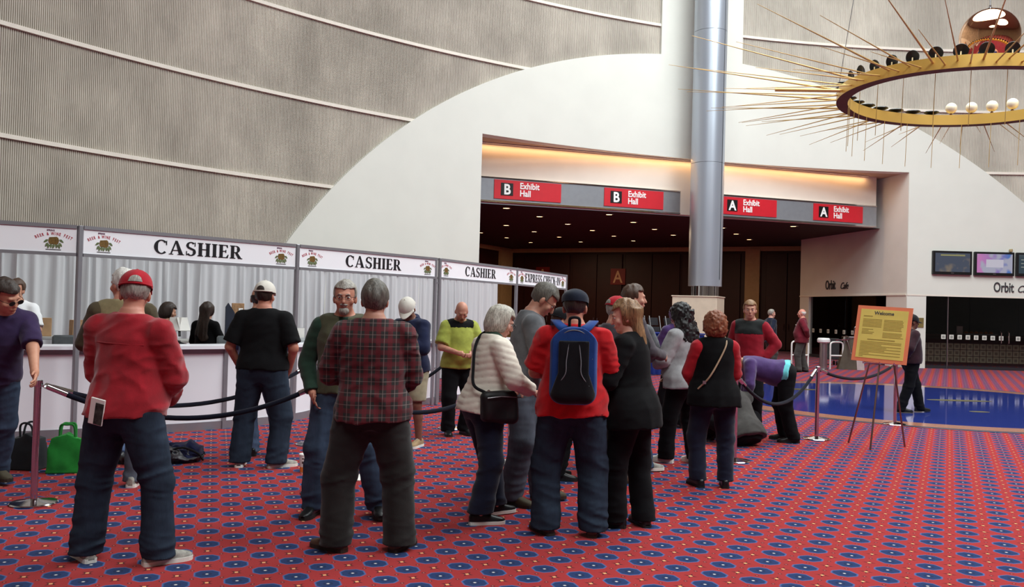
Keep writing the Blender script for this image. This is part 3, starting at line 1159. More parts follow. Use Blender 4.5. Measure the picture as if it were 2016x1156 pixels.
heads = [(None, 'blank booth header board with one festival logo at the left picture edge'), ('CASHIER', 'largest CASHIER booth header board, nearest the camera'),
         ('CASHIER', 'middle CASHIER booth header board between two others'), ('CASHIER', 'small far CASHIER booth header board beside the express check-in board'),
         ('EXPRESS CHECK-IN', 'EXPRESS CHECK-IN booth header board at the far end')]
for i, (txt, lab) in enumerate(heads):
    p, q = POST[i], POST[i + 1]
    L = math.hypot(q[0] - p[0], q[1] - p[1])
    an = math.atan2(q[1] - p[1], q[0] - p[0])
    t = thing('booth_header', lab, 'sign', ((p[0] + q[0]) / 2, (p[1] + q[1]) / 2, HBOT), an, 'booth header boards')
    w = L - 0.07
    MB().box(0, 0, 0.0175, w, 0.045, 0.035).build('bottom_rail', M_EXTR, t)
    MB().box(0, 0, HTOP - HBOT - 0.02, w, 0.045, 0.04).build('top_rail', M_EXTR, t)
    MB().box(0, 0, 0.17, w, 0.02, 0.28).build('board', M_HEAD, t)
    if txt == 'CASHIER':
        serif_letters(txt, 1.17, 0.165, t, 0.092, -0.0105)
    elif txt:
        serif_letters(txt, 2.15, 0.165, t, 0.092, -0.0105)
    lx = L / 2 - 0.26
    if txt:
        logo(t, -lx, 0.055, -0.0105)
    logo(t, lx, 0.055, -0.0105)
pn = ['first booth post, left of the blank header', 'tall grey booth post between the blank and the largest CASHIER header', 'tall grey booth post between the largest and middle CASHIER headers',
      'tall grey booth post between the middle and far CASHIER headers', 'tall grey booth post between the far CASHIER and express check-in headers', 'tall grey booth post at the far end of the express check-in header']
for i, (x, y) in enumerate(POST):
    if i == 0:
        continue
    m = MB()
    if i == 3:
        m.box(-0.05, 0, 1.205, 0.05, 0.05, 2.41, bev=0.006)
        m.box(0.05, 0, 1.205, 0.05, 0.05, 2.41, bev=0.006)
        m.box(0.0, 0, 2.0, 0.06, 0.02, 0.03)
        m.box(0.0, 0, 0.6, 0.06, 0.02, 0.03)
    else:
        m.box(0, 0, 1.205, 0.055, 0.055, 2.41, bev=0.008)
    o = m.build('booth_post', M_EXTR, None, loc=(x, y, 0), rot=(0, 0, 0.9))
    tag(o, pn[i], 'post', 'booth posts')


# ---- curtains hung behind the booths
def cloth_material(name, rgb):
    n = N(name)
    c = srgb(rgb)
    f = n.noise(n.mapping(n.coord(), scale=(1, 1, 0.2)), 3.0, 3.0)
    n.set(col=n.mix(f, tuple(v * 0.93 for v in c), c), rough=0.55, spec=0.25, sheen=0.4)
    n.bump(n.noise(n.coord(), 250.0, 1.0), 0.1, 0.002)
    return n.m


M_DRAPE = cloth_material('grey_drape', (198, 199, 202))
DR = [(-9.6, 10.9), (-7.0, 12.2), (-5.1, 14.1), (-3.5, 16.3), (-2.0, 18.6), (-0.35, 21.3)]
rng = random.Random(5)
dl = ['grey curtain panel behind the blank header', 'grey curtain panel behind the boxes left of the largest CASHIER sign', 'grey curtain panel behind the long-haired woman',
      'grey curtain panel behind the middle CASHIER sign', 'grey curtain panel behind the far CASHIER sign']
for i in range(5):
    p, q = DR[i], DR[i + 1]
    L = math.hypot(q[0] - p[0], q[1] - p[1])
    an = math.atan2(q[1] - p[1], q[0] - p[0])
    # fold phase runs unevenly so some stretches hang flat and others bunch
    nx = int(L / 0.022)
    ph = 0.0
    phs, amps = [], []
    k1, k2 = rng.uniform(0, 6), rng.uniform(0, 6)
    for k in range(nx + 1):
        u = k * L / nx
        dens = 0.5 + 0.5 * math.sin(1.9 * u + k1)
        ph += (L / nx) * (16 + 34 * dens)
        phs.append(ph)
        amps.append(0.012 + 0.05 * (0.35 + 0.65 * dens) * (0.6 + 0.4 * math.sin(3.1 * u + k2)))
    rows = []
    for j in range(13):
        z = 0.02 + (2.26 - 0.02) * j / 12
        fl = 1.0 - 0.55 * (z / 2.26) ** 3
        rows.append([(k * L / nx + 0.02 * math.sin(phs[k] * 0.5 + z), amps[k] * fl * math.sin(phs[k] + 0.35 * math.sin(2.2 * z + k * 0.02)) + 0.012 * math.sin(phs[k] * 2.3), z) for k in range(nx + 1)])
    m = MB().grid(rows)
    t = thing('curtain', dl[i], 'curtain', (p[0], p[1], 0), an, 'grey booth curtains')
    m.build('cloth', M_DRAPE, t, True, fix=False, sharp=180)
    MB().tube([(0, 0, 2.25), (L, 0, 2.25)], 0.018, 8).build('rod', M_EXTR, t)
    MB().tube([(0, 0.06, 0.0), (0, 0.06, 2.25)], 0.02, 8).build('upright', M_EXTR, t)


# ---- curved white counters
def counter(label, path, zt=1.05, seams=(), depth=0.5):
    P = smooth_path([(x, y, 0) for x, y in path], 6)
    base = Vector(path[0] + (0,))
    P = [p - base for p in P]
    n = len(P)
    nor = []
    for i in range(n):
        t = (P[min(i + 1, n - 1)] - P[max(i - 1, 0)]).normalized()
        nor.append(Vector((t.y, -t.x, 0)))      # towards the customers
    t = thing('counter', label, 'counter', base, 0, 'curved white cashier counters')

    def strip(i0, i1, z0, z1, out, th, name, mat):
        m = MB()
        o_ = [P[i] + nor[i] * out for i in range(i0, i1 + 1)]
        b_ = [P[i] + nor[i] * (out - th) for i in range(i0, i1 + 1)]
        rows = [[(p.x, p.y, z0) for p in o_], [(p.x, p.y, z1) for p in o_], [(p.x, p.y, z1) for p in b_], [(p.x, p.y, z0) for p in b_], [(p.x, p.y, z0) for p in o_]]
        m.grid(rows)
        for k in (0, -1):
            m.add([(o_[k].x, o_[k].y, z0), (o_[k].x, o_[k].y, z1), (b_[k].x, b_[k].y, z1), (b_[k].x, b_[k].y, z0)], [(0, 1, 2, 3)])
        return m.build(name, mat, t, True, sharp=35)
    cuts = sorted(set([0] + [min(n - 1, max(0, int(round(s * (n - 1))))) for s in seams] + [n - 1]))
    for a, b in zip(cuts[:-1], cuts[1:]):
        strip(a, b, 0.10, zt - 0.10, 0.0, 0.02, 'front_panel', M_PANEL)
    for c in cuts:
        p = P[c] + nor[c] * 0.005
        MB().box(0, 0, zt / 2 - 0.03, 0.05, 0.05, zt - 0.06, Matrix.Translation(p) @ Matrix.Rotation(math.atan2(nor[c].x, -nor[c].y), 4, 'Z')).build('frame_post', M_EXTR, t)
    strip(0, n - 1, 0.0, 0.10, 0.012, 0.04, 'base_rail', M_EXTR)
    strip(0, n - 1, zt - 0.10, zt - 0.04, 0.012, 0.04, 'top_rail', M_EXTR)
    strip(0, n - 1, zt - 0.04, zt, 0.09, depth, 'worktop', M_PANEL)
    return t


counter('long curved white counter under the largest CASHIER sign', [(-6.9, 8.95), (-5.9, 9.42), (-5.0, 9.95), (-4.26, 10.45), (-3.82, 10.78), (-3.40, 11.2), (-3.04, 11.67), (-2.83, 12.26), (-2.86, 12.75)], seams=(0.12, 0.36, 0.56, 0.80))
counter('curved white counter under the middle CASHIER sign', [(-2.95, 13.0), (-2.5, 13.05), (-2.0, 13.4), (-1.55, 13.95), (-1.22, 14.62)], seams=(0.4, 0.75))
counter('white counter under the far CASHIER sign', [(-1.05, 14.75), (-0.7, 15.4), (-0.35, 16.1), (-0.05, 16.9)], seams=(0.5,))

# things on and behind the counters
M_CLEAR = plain('clear_plastic', (226, 230, 232), rough=0.1, var=0.0, spec=0.5, trans=0.75)
M_PAPER = plain('white_paper', (236, 234, 228), rough=0.7, var=0.02)
for (x, y, lab, h) in ((-3.02, 12.42, 'clear plastic ticket holder at the rounded end of the long counter', 0.20), (-3.22, 12.15, 'shorter clear plastic ticket holder beside the white-capped man', 0.15)):
    t = thing('ticket_holder', lab, 'holder', (x, y, 1.051), 0.4)
    MB().box(0, 0, 0.005, 0.16, 0.10, 0.01).build('base', M_CLEAR, t)
    MB().box(0, 0.03, h / 2 + 0.01, 0.15, 0.008, h, bev=0.002).build('back_plate', M_CLEAR, t)
    MB().box(0, 0.02, h / 2 + 0.012, 0.13, 0.006, h * 0.9).build('printed_card', M_PAPER, t)
    MB().box(0, -0.03, 0.035, 0.15, 0.005, 0.06).build('front_lip', M_CLEAR, t)
for k, (x, y, lab) in enumerate(((-2.75, 13.25, 'round clear bowl of pink tickets left on the middle counter'), (-2.52, 13.28, 'second round clear bowl of pink tickets on the middle counter'))):
    t = thing('ticket_bowl', lab, 'bowl', (x, y, 1.051))
    MB().lathe([(0.0, 0.0), (0.06, 0.0), (0.085, 0.03), (0.09, 0.075), (0.084, 0.075), (0.078, 0.03), (0.0, 0.012)], 20).build('bowl', M_CLEAR, t, True)
    r2 = random.Random(k)
    m = MB()
    for j in range(14):
        M = Matrix.Translation((r2.uniform(-0.045, 0.045), r2.uniform(-0.045, 0.045), 0.03 + 0.003 * j)) @ Matrix.Rotation(r2.uniform(0, 3), 4, 'Z') @ Matrix.Rotation(r2.uniform(-0.4, 0.4), 4, 'X')
        m.box(0, 0, 0, 0.055, 0.03, 0.002, M)
    o = m.build('tickets', plain('pink_ticket', (214, 150, 156), rough=0.7, var=0.1, scale=20), t)
    o['kind'] = 'stuff'


def cardboard(loc, rz, sx, sy, sz, label):
    t = thing('cardboard_box', label, 'box', loc, rz)
    M = plain('cardboard', (176, 140, 104), rough=0.85, var=0.06, scale=12)
    MB().box(0, 0, sz / 2, sx, sy, sz, bev=0.004).build('carton', M, t)
    MB().box(0, -sy / 2 - 0.001, sz / 2, 0.05, 0.002, sz * 0.98).build('tape', plain('tape', (190, 160, 120), rough=0.4), t)
    for s in (-1, 1):
        MB().box(s * sx * 0.25, 0, sz + 0.005, sx * 0.49, sy, 0.006, bev=0.001).build('flap', M, t)


def stool_table(loc, rz, sx, sy, h, label):
    t = thing('back_table', label, 'table', loc, rz)
    MB().box(0, 0, h - 0.02, sx, sy, 0.04, bev=0.005).build('top', plain('table_grey', (160, 158, 154), rough=0.5), t)
    for a in (-1, 1):
        for b in (-1, 1):
            MB().tube([(a * (sx / 2 - 0.06), b * (sy / 2 - 0.06), 0), (a * (sx / 2 - 0.06), b * (sy / 2 - 0.06), h - 0.04)], 0.018, 8).build('leg', M_ALU, t)


stool_table((-6.35, 12.05, 0), 0.55, 1.6, 0.6, 1.06, 'grey back table under the cardboard boxes behind the counter')
cardboard((-6.5, 11.95, 1.061), 0.5, 0.30, 0.28, 0.24, 'brown cardboard box on the back table beside the khaki vest man')
cardboard((-6.0, 12.15, 1.061), 0.65, 0.30, 0.26, 0.22, 'brown cardboard box with a lighter side, further right on the back table')
stool_table((-4.45, 13.35, 0), 0.75, 1.5, 0.55, 1.02, 'grey back table beside the long-haired woman')
t = thing('display_board', 'tall leaning board with dark curved panel behind the long-haired woman', 'board', (-4.22, 13.25, 1.021), 0.75)
MB().box(0.05, 0.02, 0.28, 0.20, 0.02, 0.56, bev=0.004).build('cork_board', plain('cork', (150, 116, 84), rough=0.9, var=0.2, scale=20), t)
m = MB()
m.prism([(-0.16, 0.0), (0.02, 0.0), (0.04, 0.2), (-0.02, 0.42), (-0.12, 0.56), (-0.16, 0.5)], -0.02, 0.0)
m.build('dark_panel', plain('navy_panel', (30, 36, 52), rough=0.6), t)
for k, zz in enumerate((0.44, 0.30, 0.16, 0.06)):
    MB().box(0.09, 0.005, zz, 0.07, 0.006, 0.09).build('note', M_PAPER, t)
t = thing('open_binder', 'open binder of white pages held up on the counter behind the red fleece man', 'binder', (-4.36, 11.42, 1.2), 0.5)
for s in (-1, 1):
    MB().box(s * 0.075, 0.0, 0.10, 0.15, 0.012, 0.20, Matrix.Rotation(s * 0.35, 4, 'Z') @ Matrix.Rotation(-0.5, 4, 'X'), bev=0.002).build('page_block', M_PAPER, t)
MB().box(0, 0.03, 0.04, 0.03, 0.02, 0.2, Matrix.Rotation(-0.5, 4, 'X')).build('spine', M_BLACK, t)


def chair(loc, rz, label):
    t = thing('office_chair', label, 'chair', loc, rz, 'grey chairs behind the counter')
    M = fabric('chair_grey_cloth', (92, 96, 98))
    MB().box(0, 0, 0.62, 0.46, 0.44, 0.07, bev=0.03).build('seat', M, t, True)
    MB().box(0, 0.22, 0.98, 0.44, 0.05, 0.34, bev=0.024).build('backrest', M, t, True)
    for a in (-1, 1):
        MB().tube([(a * 0.19, 0.22, 0.6), (a * 0.19, 0.235, 0.9)], 0.012, 8).build('back_stay', M_BLACK, t)
        for b in (-1, 1):
            MB().tube([(a * 0.2, b * 0.19, 0.0), (a * 0.19, b * 0.18, 0.6)], 0.013, 8).build('leg', M_BLACK, t)


chair((-5.42, 10.66, 0), rad(215), 'grey chair behind the counter beside the man in the white T-shirt')
chair((-4.78, 11.02, 0), rad(215), 'grey chair behind the counter below the cardboard boxes')
chair((-3.86, 11.75, 0), rad(222), 'grey chair behind the counter next to the long-haired woman')
t = thing('blue_bin', 'blue plastic bin on the floor behind the man in the white T-shirt', 'bin', (-6.36, 11.35, 0))
MB().lathe([(0.13, 0.0), (0.17, 1.34), (0.18, 1.36), (0.165, 1.36), (0.125, 0.03)], 20).build('tub', plain('blue_plastic', (58, 104, 176), rough=0.4), t, True)
MB().lathe([(0.17, 1.25), (0.19, 1.27), (0.17, 1.29)], 20).build('rim', plain('blue_rim', (50, 92, 160), rough=0.4), t, True)

# ================================================================== STANCHIONS AND ROPES
M_POST = metalmat('polished_steel', (196, 190, 192), 0.10)
M_ROPE = fabric('navy_velvet', (12, 13, 28), sheen=0.08)
ST = {}


def stanchion(key, x, y, label, h=0.96):
    t = thing('stanchion', label, 'stanchion', (x, y, 0), 0, 'chrome rope stanchions')
    MB().lathe([(0.0, 0.0), (0.17, 0.0), (0.175, 0.008), (0.165, 0.016), (0.06, 0.032), (0.03, 0.04), (0.0, 0.04)], 36).build('base', M_CHROME, t, True, sharp=30)
    MB().lathe([(0.026, 0.03), (0.026, h - 0.04)], 20).build('pole', M_POST, t, True)
    MB().lathe([(0.034, h - 0.05), (0.036, h - 0.045), (0.036, h - 0.005), (0.03, h), (0.0, h)], 20).build('cap', M_CHROME, t, True, sharp=30)
    ST[key] = Vector((x, y, h - 0.03))
    return t


stanchion('a', -3.67, 6.76, 'chrome rope stanchion under the hand of the man in purple')
stanchion('b', -2.25, 9.94, 'chrome rope stanchion behind the drink cup')
stanchion('c', -1.58, 7.42, 'chrome rope stanchion hidden behind the green jacket man')
stanchion('d', -0.76, 11.55, 'chrome rope stanchion behind the bald man in green')
stanchion('e', 0.02, 9.1, 'chrome rope stanchion behind the white quilted jacket')
stanchion('f', 2.5, 9.59, 'chrome rope stanchion just behind the woman in the black vest')
stanchion('g', 4.07, 11.47, 'chrome rope stanchion left of the welcome easel')
stanchion('h', 5.91, 13.29, 'chrome rope stanchion right of the welcome easel on the terrazzo rim')


def rope(a, b, sag, label, turn=0.0):
    A, B = ST[a], ST[b]
    d = (B - A)
    d.z = 0
    d.normalize()
    A2, B2 = A + d * 0.07, B - d * 0.07
    t = thing('barrier_rope', label, 'rope', A, 0, 'navy velvet barrier ropes')
    pts = []
    for k in range(25):
        s = k / 24
        p = A2.lerp(B2, s)
        p.z -= sag * 4 * s * (1 - s) + 0.02
        pts.append(p - A)
    MB().tube(pts[1:-1], 0.021, 10).build('rope', M_ROPE, t, True)
    for (i, j) in ((0, 3), (24, 21)):
        q0, q1 = pts[i], pts[i].lerp(pts[j], 0.55)
        MB().tube([q0, q1], 0.024, 10).build('end_ferrule', M_CHROME, t, True)
        e = Vector((0, 0, 0)) if i == 0 else (B - A)
        dr = (e - q0).normalized()
        MB().tube([e - dr * 0.034 + Vector((0, 0, 0.002)), e - dr * 0.05 - Vector((0, 0, 0.012)), q0], 0.006, 6).build('hook', M_CHROME, t, True)


rope('a', 'b', 0.29, 'upper navy rope in front of the long curved counter')
rope('a', 'c', 0.26, 'lower navy rope passing behind the red fleece man to the green jacket man')
rope('c', 'e', 0.30, 'navy rope low between the plaid shirt man and the white quilted jacket')
rope('b', 'd', 0.35, 'navy rope behind the man in the navy hoodie')
rope('f', 'g', 0.36, 'navy rope hanging low before the person bending in purple')
rope('g', 'h', 0.16, 'navy rope behind the welcome easel')

# ================================================================== PROPS ON THE FLOOR
# welcome board on its easel
t = thing('easel', 'thin metal tripod easel standing on the carpet under the welcome board', 'easel', (4.68, 10.95, 0), rad(-38))
M_EASEL = metalmat('bronze_tube', (150, 122, 114), 0.3)
for (fx, fy, ax_) in ((-0.39, 0.036, -0.03), (0.24, 0.25, 0.03), (-0.01, -0.36, 0.0)):
    MB().tube([(fx, fy, 0.0), (ax_, 0.13, 1.68)], [0.012, 0.010], 8).build('leg', M_EASEL, t, True)
MB().tube([(-0.19, -0.075, 1.055), (0.22, -0.075, 1.055)], 0.008, 8).build('ledge_bar', M_CHROME, t, True)
for s in (-0.17, 0.03, 0.2):
    MB().tube([(s, -0.06, 1.055), (s, -0.17, 1.05), (s, -0.175, 1.075)], 0.006, 6).build('peg', M_CHROME, t, True)
wb = thing('welcome_board', 'yellow welcome notice board with an orange border resting on the easel', 'notice board', (4.605, 10.855, 1.065), rad(-38))
MT = Matrix.Rotation(rad(2.5), 4, 'Y') @ Matrix.Rotation(rad(-13), 4, 'X')


def board_part(name, mat, cx, cz, w, h, y, th):
    o = MB().box(0, 0, 0, w, th, h, Matrix.Identity(4)).build(name, mat, wb)
    o.matrix_local = MT @ Matrix.Translation((cx, y, cz))
    return o


M_ORANGE = plain('orange_card', (246, 140, 100), rough=0.6, var=0.02)
M_YELLOW = plain('yellow_paper', (236, 216, 112), rough=0.65, var=0.03)
M_TXT = plain('printed_text', (168, 148, 70), rough=0.7, var=0.1, scale=50)
board_part('border_card', M_ORANGE, 0, 0.36, 0.66, 0.72, 0.0, 0.012)
board_part('notice_sheet', M_YELLOW, 0, 0.36, 0.57, 0.63, -0.008, 0.003)
o = obj('heading', text_mesh('Welcome', 0.062, 0.001, 0.95, bold=0.0015, align='CENTER'), plain('heading_ink', (70, 74, 78), rough=0.6, var=0), wb)
o.matrix_local = MT @ Matrix.Translation((0, -0.0105, 0.610))
rr = random.Random(3)
zz = 0.585
board_part('print_line', M_TXT, -0.19, zz, 0.11, 0.012, -0.0102, 0.001)
for k in range(13):
    z = 0.545 - k * 0.0185
    if k not in (6,):
        w = 0.23 if k < 7 else rr.uniform(0.06, 0.15)
        if k < 11:
            board_part('print_line', M_TXT, -0.245 + w / 2, z, w, 0.008, -0.0102, 0.001)
    if k != 8:
        w = rr.uniform(0.21, 0.25)
        board_part('print_line', M_TXT, 0.01 + w / 2, z, w, 0.008, -0.0102, 0.001)
board_part('print_line', M_TXT, 0.0, 0.285, 0.33, 0.013, -0.0102, 0.001)
for k in range(11):
    w = 0.49 if k in (0, 1, 3, 5, 7, 9) else rr.uniform(0.1, 0.4)
    if k == 10:
        w = 0.05
    board_part('print_line', M_TXT, -0.245 + w / 2, 0.255 - k * 0.0185, w, 0.008, -0.0102, 0.001)

# drink cup and papers
t = thing('drink_cup', 'white paper drink cup with an orange band and straw on the carpet', 'cup', (-1.94, 8.30, 0))
M_CUP = plain('cup_white', (240, 236, 232), rough=0.5, var=0.01)
MB().lathe([(0.036, 0.0), (0.048, 0.165), (0.044, 0.165), (0.033, 0.005)], 24).build('cup_wall', M_CUP, t, True)
MB().lathe([(0.0367, 0.004), (0.0402, 0.055), (0.0396, 0.055), (0.0362, 0.004)], 24).build('orange_band', plain('cup_orange', (236, 138, 60), rough=0.5, var=0.02), t, True)
MB().lathe([(0.05, 0.160), (0.052, 0.168), (0.05, 0.175), (0.042, 0.18), (0.0, 0.18)], 24).build('lid', M_CUP, t, True)
MB().tube([(0.005, 0, 0.17), (0.0, 0.0, 0.255)], 0.0042, 8).build('straw', M_CUP, t, True)
MB().box(0.0, -0.0425, 0.10, 0.022, 0.002, 0.022).build('cup_mark', plain('cup_mark', (70, 40, 36), rough=0.6), t)
MB().box(0.0, -0.0455, 0.135, 0.02, 0.002, 0.010).build('cup_mark', plain('cup_mark', (70, 40, 36)), t)
for (x, y, rz, w, h, lab, dz) in ((-1.72, 8.22, 0.35, 0.22, 0.28, 'white leaflet lying on the carpet beside the drink cup', 0.012), (-1.42, 8.1, -0.2, 0.2, 0.27, 'white leaflet on the carpet between the green jacket man\'s feet', 0.01)):
    o = MB().box(0, 0, dz / 2, w, h, dz, bev=0.002).build('leaflet', M_PAPER, None, loc=(x, y, 0.001), rot=(0, 0, rz))
    tag(o, lab, 'leaflet')

# shiny metal post, turnstile and rails by the cafe side wall
t = thing('ash_column', 'tall chrome bollard with a wide white cap near the cafe', 'bollard', (9.56, 26.5, 0))
MB().lathe([(0.2, 0.0), (0.2, 0.02), (0.1, 0.04)], 28).build('foot_plate', M_CHROME, t, True, sharp=30)
MB().lathe([(0.115, 0.03), (0.115, 0.84)], 28).build('tube', M_ALU, t, True)
MB().lathe([(0.15, 0.82), (0.19, 0.85), (0.19, 0.92), (0.16, 0.97), (0.0, 0.97)], 28).build('cap', plain('white_cap', (228, 228, 230), rough=0.4, var=0.01), t, True, sharp=30)
t = thing('turnstile', 'grey metal turnstile cabinet with chrome arms beside the bollard', 'turnstile', (10.45, 27.0, 0), rad(-8))
m = MB()
m.prism([(-0.26, 0.0), (0.32, 0.0), (0.22, 0.98), (-0.02, 0.98)], -0.14, 0.14)
m.build('cabinet', plain('turnstile_dark', (104, 100, 88), rough=0.4, metal=0.5), t)
m = MB()
m.prism([(0.30, 0.0), (0.52, 0.0), (0.42, 0.98), (0.22, 0.98)], -0.15, 0.13)
m.build('steel_panel', plain('turnstile_steel', (206, 198, 196), rough=0.35, metal=0.4), t)
MB().box(0.14, 0, 1.0, 0.5, 0.34, 0.05, bev=0.01).build('lid', M_ALU, t)
MB().tube([(-0.14, -0.05, 0.0), (-0.05, -0.05, 0.9)], 0.06, 12).build('pedestal', M_ALU, t, True)
for (dx, dz) in ((-0.36, -0.02), (0.12, -0.42), (0.1, 0.06)):
    MB().tube([(-0.02, -0.19, 0.93), (-0.02 + dx, -0.28, 0.93 + dz)], 0.02, 8).build('arm', M_CHROME, t, True)
MB().lathe([(0.0, 0.0), (0.13, 0.02), (0.12, 0.09), (0.0, 0.12)], 20, (-0.04, -0.1, 0.93)).build('hub', M_CHROME, t, True)
for (x, y, w, lab) in ((8.62, 26.6, 0.55, 'white tubular guard rail left of the man in the burgundy blazer'), (9.9, 26.85, 0.42, 'white tubular guard rail between the bollard and the turnstile')):
    t = thing('guard_rail', lab, 'rail', (x, y, 0), rad(10))
    M_W = plain('white_tube', (224, 222, 220), rough=0.4, var=0.01)
    MB().tube(smooth_path([(0, 0, 0), (0, 0, 0.4), (0, 0, 0.74), (0.04, 0, 0.82), (0.12, 0, 0.84), (w - 0.12, 0, 0.84), (w - 0.04, 0, 0.82), (w, 0, 0.74), (w, 0, 0.4), (w, 0, 0)], 4), 0.026, 10).build('hoop', M_W, t, True)
    MB().tube([(0, 0, 0.42), (w, 0, 0.42)], 0.024, 8).build('cross_bar', M_W, t, True)
t = thing('service_cart', 'dark wheeled stand at the foot of the cafe side glass', 'cart', (10.75, 29.2, 0))
MB().box(0, 0, 0.55, 0.5, 0.4, 0.7, bev=0.02).build('cabinet', plain('cart_dark', (44, 46, 48), rough=0.4), t)
for a in (-1, 1):
    for b in (-1, 1):
        MB().lathe([(0.0, -0.02), (0.07, -0.02), (0.07, 0.02), (0.0, 0.02)], 14).build('wheel', M_BLACK, t, loc=(a * 0.2, b * 0.15, 0.07), rot=(0, PI / 2, 0))
        MB().tube([(a * 0.2, b * 0.15, 0.07), (a * 0.2, b * 0.15, 0.22)], 0.015, 6).build('fork', M_ALU, t)

# blue skirted table with folded chairs far back
t = thing('skirted_table', 'blue skirted table in the dark lobby behind the women', 'table', (4.0, 22.6, 0), rad(8))
nx = 60
rows = []
for z in (0.02, 0.55, 1.06):
    rows.append([(-0.95 + 1.9 * k / nx, -0.36 + 0.02 * math.sin(k * 1.35) * (1.2 - z), z) for k in range(nx + 1)])
MB().grid(rows).build('skirt', fabric('royal_blue_skirt', (22, 40, 110)), t, True, fix=False, sharp=180)
MB().box(0, 0, 1.08, 1.94, 0.76, 0.035, bev=0.005).build('top', fabric('blue_cloth', (26, 44, 118)), t)
for a in (-0.85, 0.85):
    MB().tube([(a, 0.2, 0), (a, 0.2, 1.06)], 0.02, 8).build('leg', M_BLACK, t)
for k in range(4):
    c = thing('folded_chair', ['folded chair at the left end of the blue skirted table', 'second folded chair on the blue skirted table', 'third folded chair on the blue skirted table', 'folded chair at the right end of the blue skirted table'][k],
              'chair', (3.35 + 0.42 * k, 22.45 + 0.06 * k, 1.099), rad(20 + 8 * k), 'folded chairs on the skirted table')
    for s in (-1, 1):
        MB().tube([(s * 0.16, 0, 0.0), (s * 0.16, 0.1, 0.42)], 0.012, 6).build('side_tube', M_ALU, c)
    MB().box(0, 0.075, 0.30, 0.31, 0.015, 0.2, Matrix.Rotation(-0.23, 4, 'X')).build('back_panel', plain('chair_black', (34, 32, 36), rough=0.5), c)
    MB().box(0, 0.03, 0.09, 0.31, 0.02, 0.12, Matrix.Rotation(-0.23, 4, 'X')).build('seat_panel', plain('chair_black', (34, 32, 36)), c)

# ================================================================== PENDULUM RING
RC = Vector((8.73, 16.80, 5.90))
RO = 2.37
rn = Vector((0.0353, 0.0, 1.0)).normalized()
ring = thing('pendulum_halo', 'huge gilded ring with radiating rods hanging over the blue terrazzo', 'chandelier', RC)
ring.rotation_mode = 'QUATERNION'
ring.rotation_quaternion = Vector((0, 0, 1)).rotation_difference(rn)


def gold_material(name, rgb, rough):
    n = N(name)
    c = srgb(rgb)
    f = n.noise(n.coord(), 2.0, 3.0)
    n.set(col=n.mix(f, tuple(v * 0.85 for v in c), c), rough=rough, metal=0.4)
    return n.m


M_GOLD = gold_material('gold_leaf', (232, 190, 98), 0.36)
M_ROD = gold_material('gilded_rod', (208, 172, 104), 0.3)
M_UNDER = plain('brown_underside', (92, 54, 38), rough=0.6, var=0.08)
RI, RH = RO - 0.22, 0.22
m = MB()
prof = [(RO, 0.0), (RO, RH), (RI, RH), (RI, 0.0)]
nr = 128
vs, fs = [], []
for k in range(nr):
    a = 2 * PI * k / nr
    vs += [(r * math.cos(a), r * math.sin(a), z) for r, z in prof]
for k in range(nr):
    l = (k + 1) % nr
    for j in range(3):
        fs.append((4 * k + j, 4 * l + j, 4 * l + j + 1, 4 * k + j + 1))
m.add(vs, fs)
m.build('gold_band', M_GOLD, ring, True, sharp=30)
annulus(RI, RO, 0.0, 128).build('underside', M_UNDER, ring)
rg = random.Random(11)
for k in range(76):
    a = 2 * PI * (k + 0.5) / 76
    up = (k % 2 == 0)
    L = (3.4, 2.3, 3.0, 2.1)[k % 4]
    e = rad((7, -2, 2, -7)[k % 4])
    z0 = RH * (0.6 if up else 0.35)
    d = Vector((math.cos(a) * math.cos(e), math.sin(a) * math.cos(e), math.sin(e)))
    p0 = Vector((RO * math.cos(a), RO * math.sin(a), z0))
    r0 = 0.021 if k % 4 == 0 else 0.015
    MB().tube([p0 - d * 0.05, p0 + d * L], [r0, 0.004], 8).build('rod', M_ROD, ring, True)
a = rad(173)
MB().tube([(RO * math.cos(a), RO * math.sin(a), 0.12), ((RO + 1.25) * math.cos(a), (RO + 1.25) * math.sin(a), 0.10)], 0.035, 10).build('thick_rod', M_GOLD, ring, True)
M_GLOBE = plain('ivory_globe', (236, 226, 200), rough=0.4, var=0.05, scale=8)
M_DISH = plain('black_dish', (14, 18, 26), rough=0.3, var=0.05)


def ball(r, n=16, half=False):
    k1 = n // 2 if half else n
    return [(r * math.sin(PI * k / n), -r * math.cos(PI * k / n)) for k in range(k1 + 1)]


for k in range(36):
    a = 2 * PI * k / 36
    deg = k * 10
    ca, sa = math.cos(a), math.sin(a)
    rm = (RO + RI) / 2
    near = 180 <= deg < 360
    # white globes on the right of the far side, black dishes on the near side, flat dishes on the left of the far side
    if 0 <= deg <= 75:
        st_ = MB().lathe([(0.03, 0.0), (0.03, 0.04), (0.012, 0.05), (0.012, 0.05), (0.04, 0.07), (0.0, 0.075)], 12).build('globe_post', M_UNDER, ring, True, loc=(rm * ca, rm * sa, RH))
        MB().lathe(ball(0.118), 20, (0, 0, 0.17)).build('globe', M_GLOBE, st_, True)
    elif near:
        st_ = MB().tube([(0, 0, 0), (0, 0, 0.09)], 0.012, 8).build('dish_post', M_GLOBE, ring, True, loc=(rm * ca, rm * sa, RH))
        MB().lathe([(0.0, 0.05), (0.05, 0.045), (0.10, 0.025), (0.125, 0.0), (0.12, -0.006), (0.08, 0.012), (0.0, 0.025)], 22).build('dish', M_DISH, st_, True, loc=(0, 0, 0.10), rot=(rad(-75), 0, a + PI / 2))
    else:
        MB().lathe([(0.0, 0.0), (0.10, 0.02), (0.16, 0.05), (0.15, 0.065), (0.09, 0.045), (0.0, 0.03)], 20).build('flat_dish', M_DISH, ring, True, loc=(rm * ca, rm * sa, RH + 0.02))
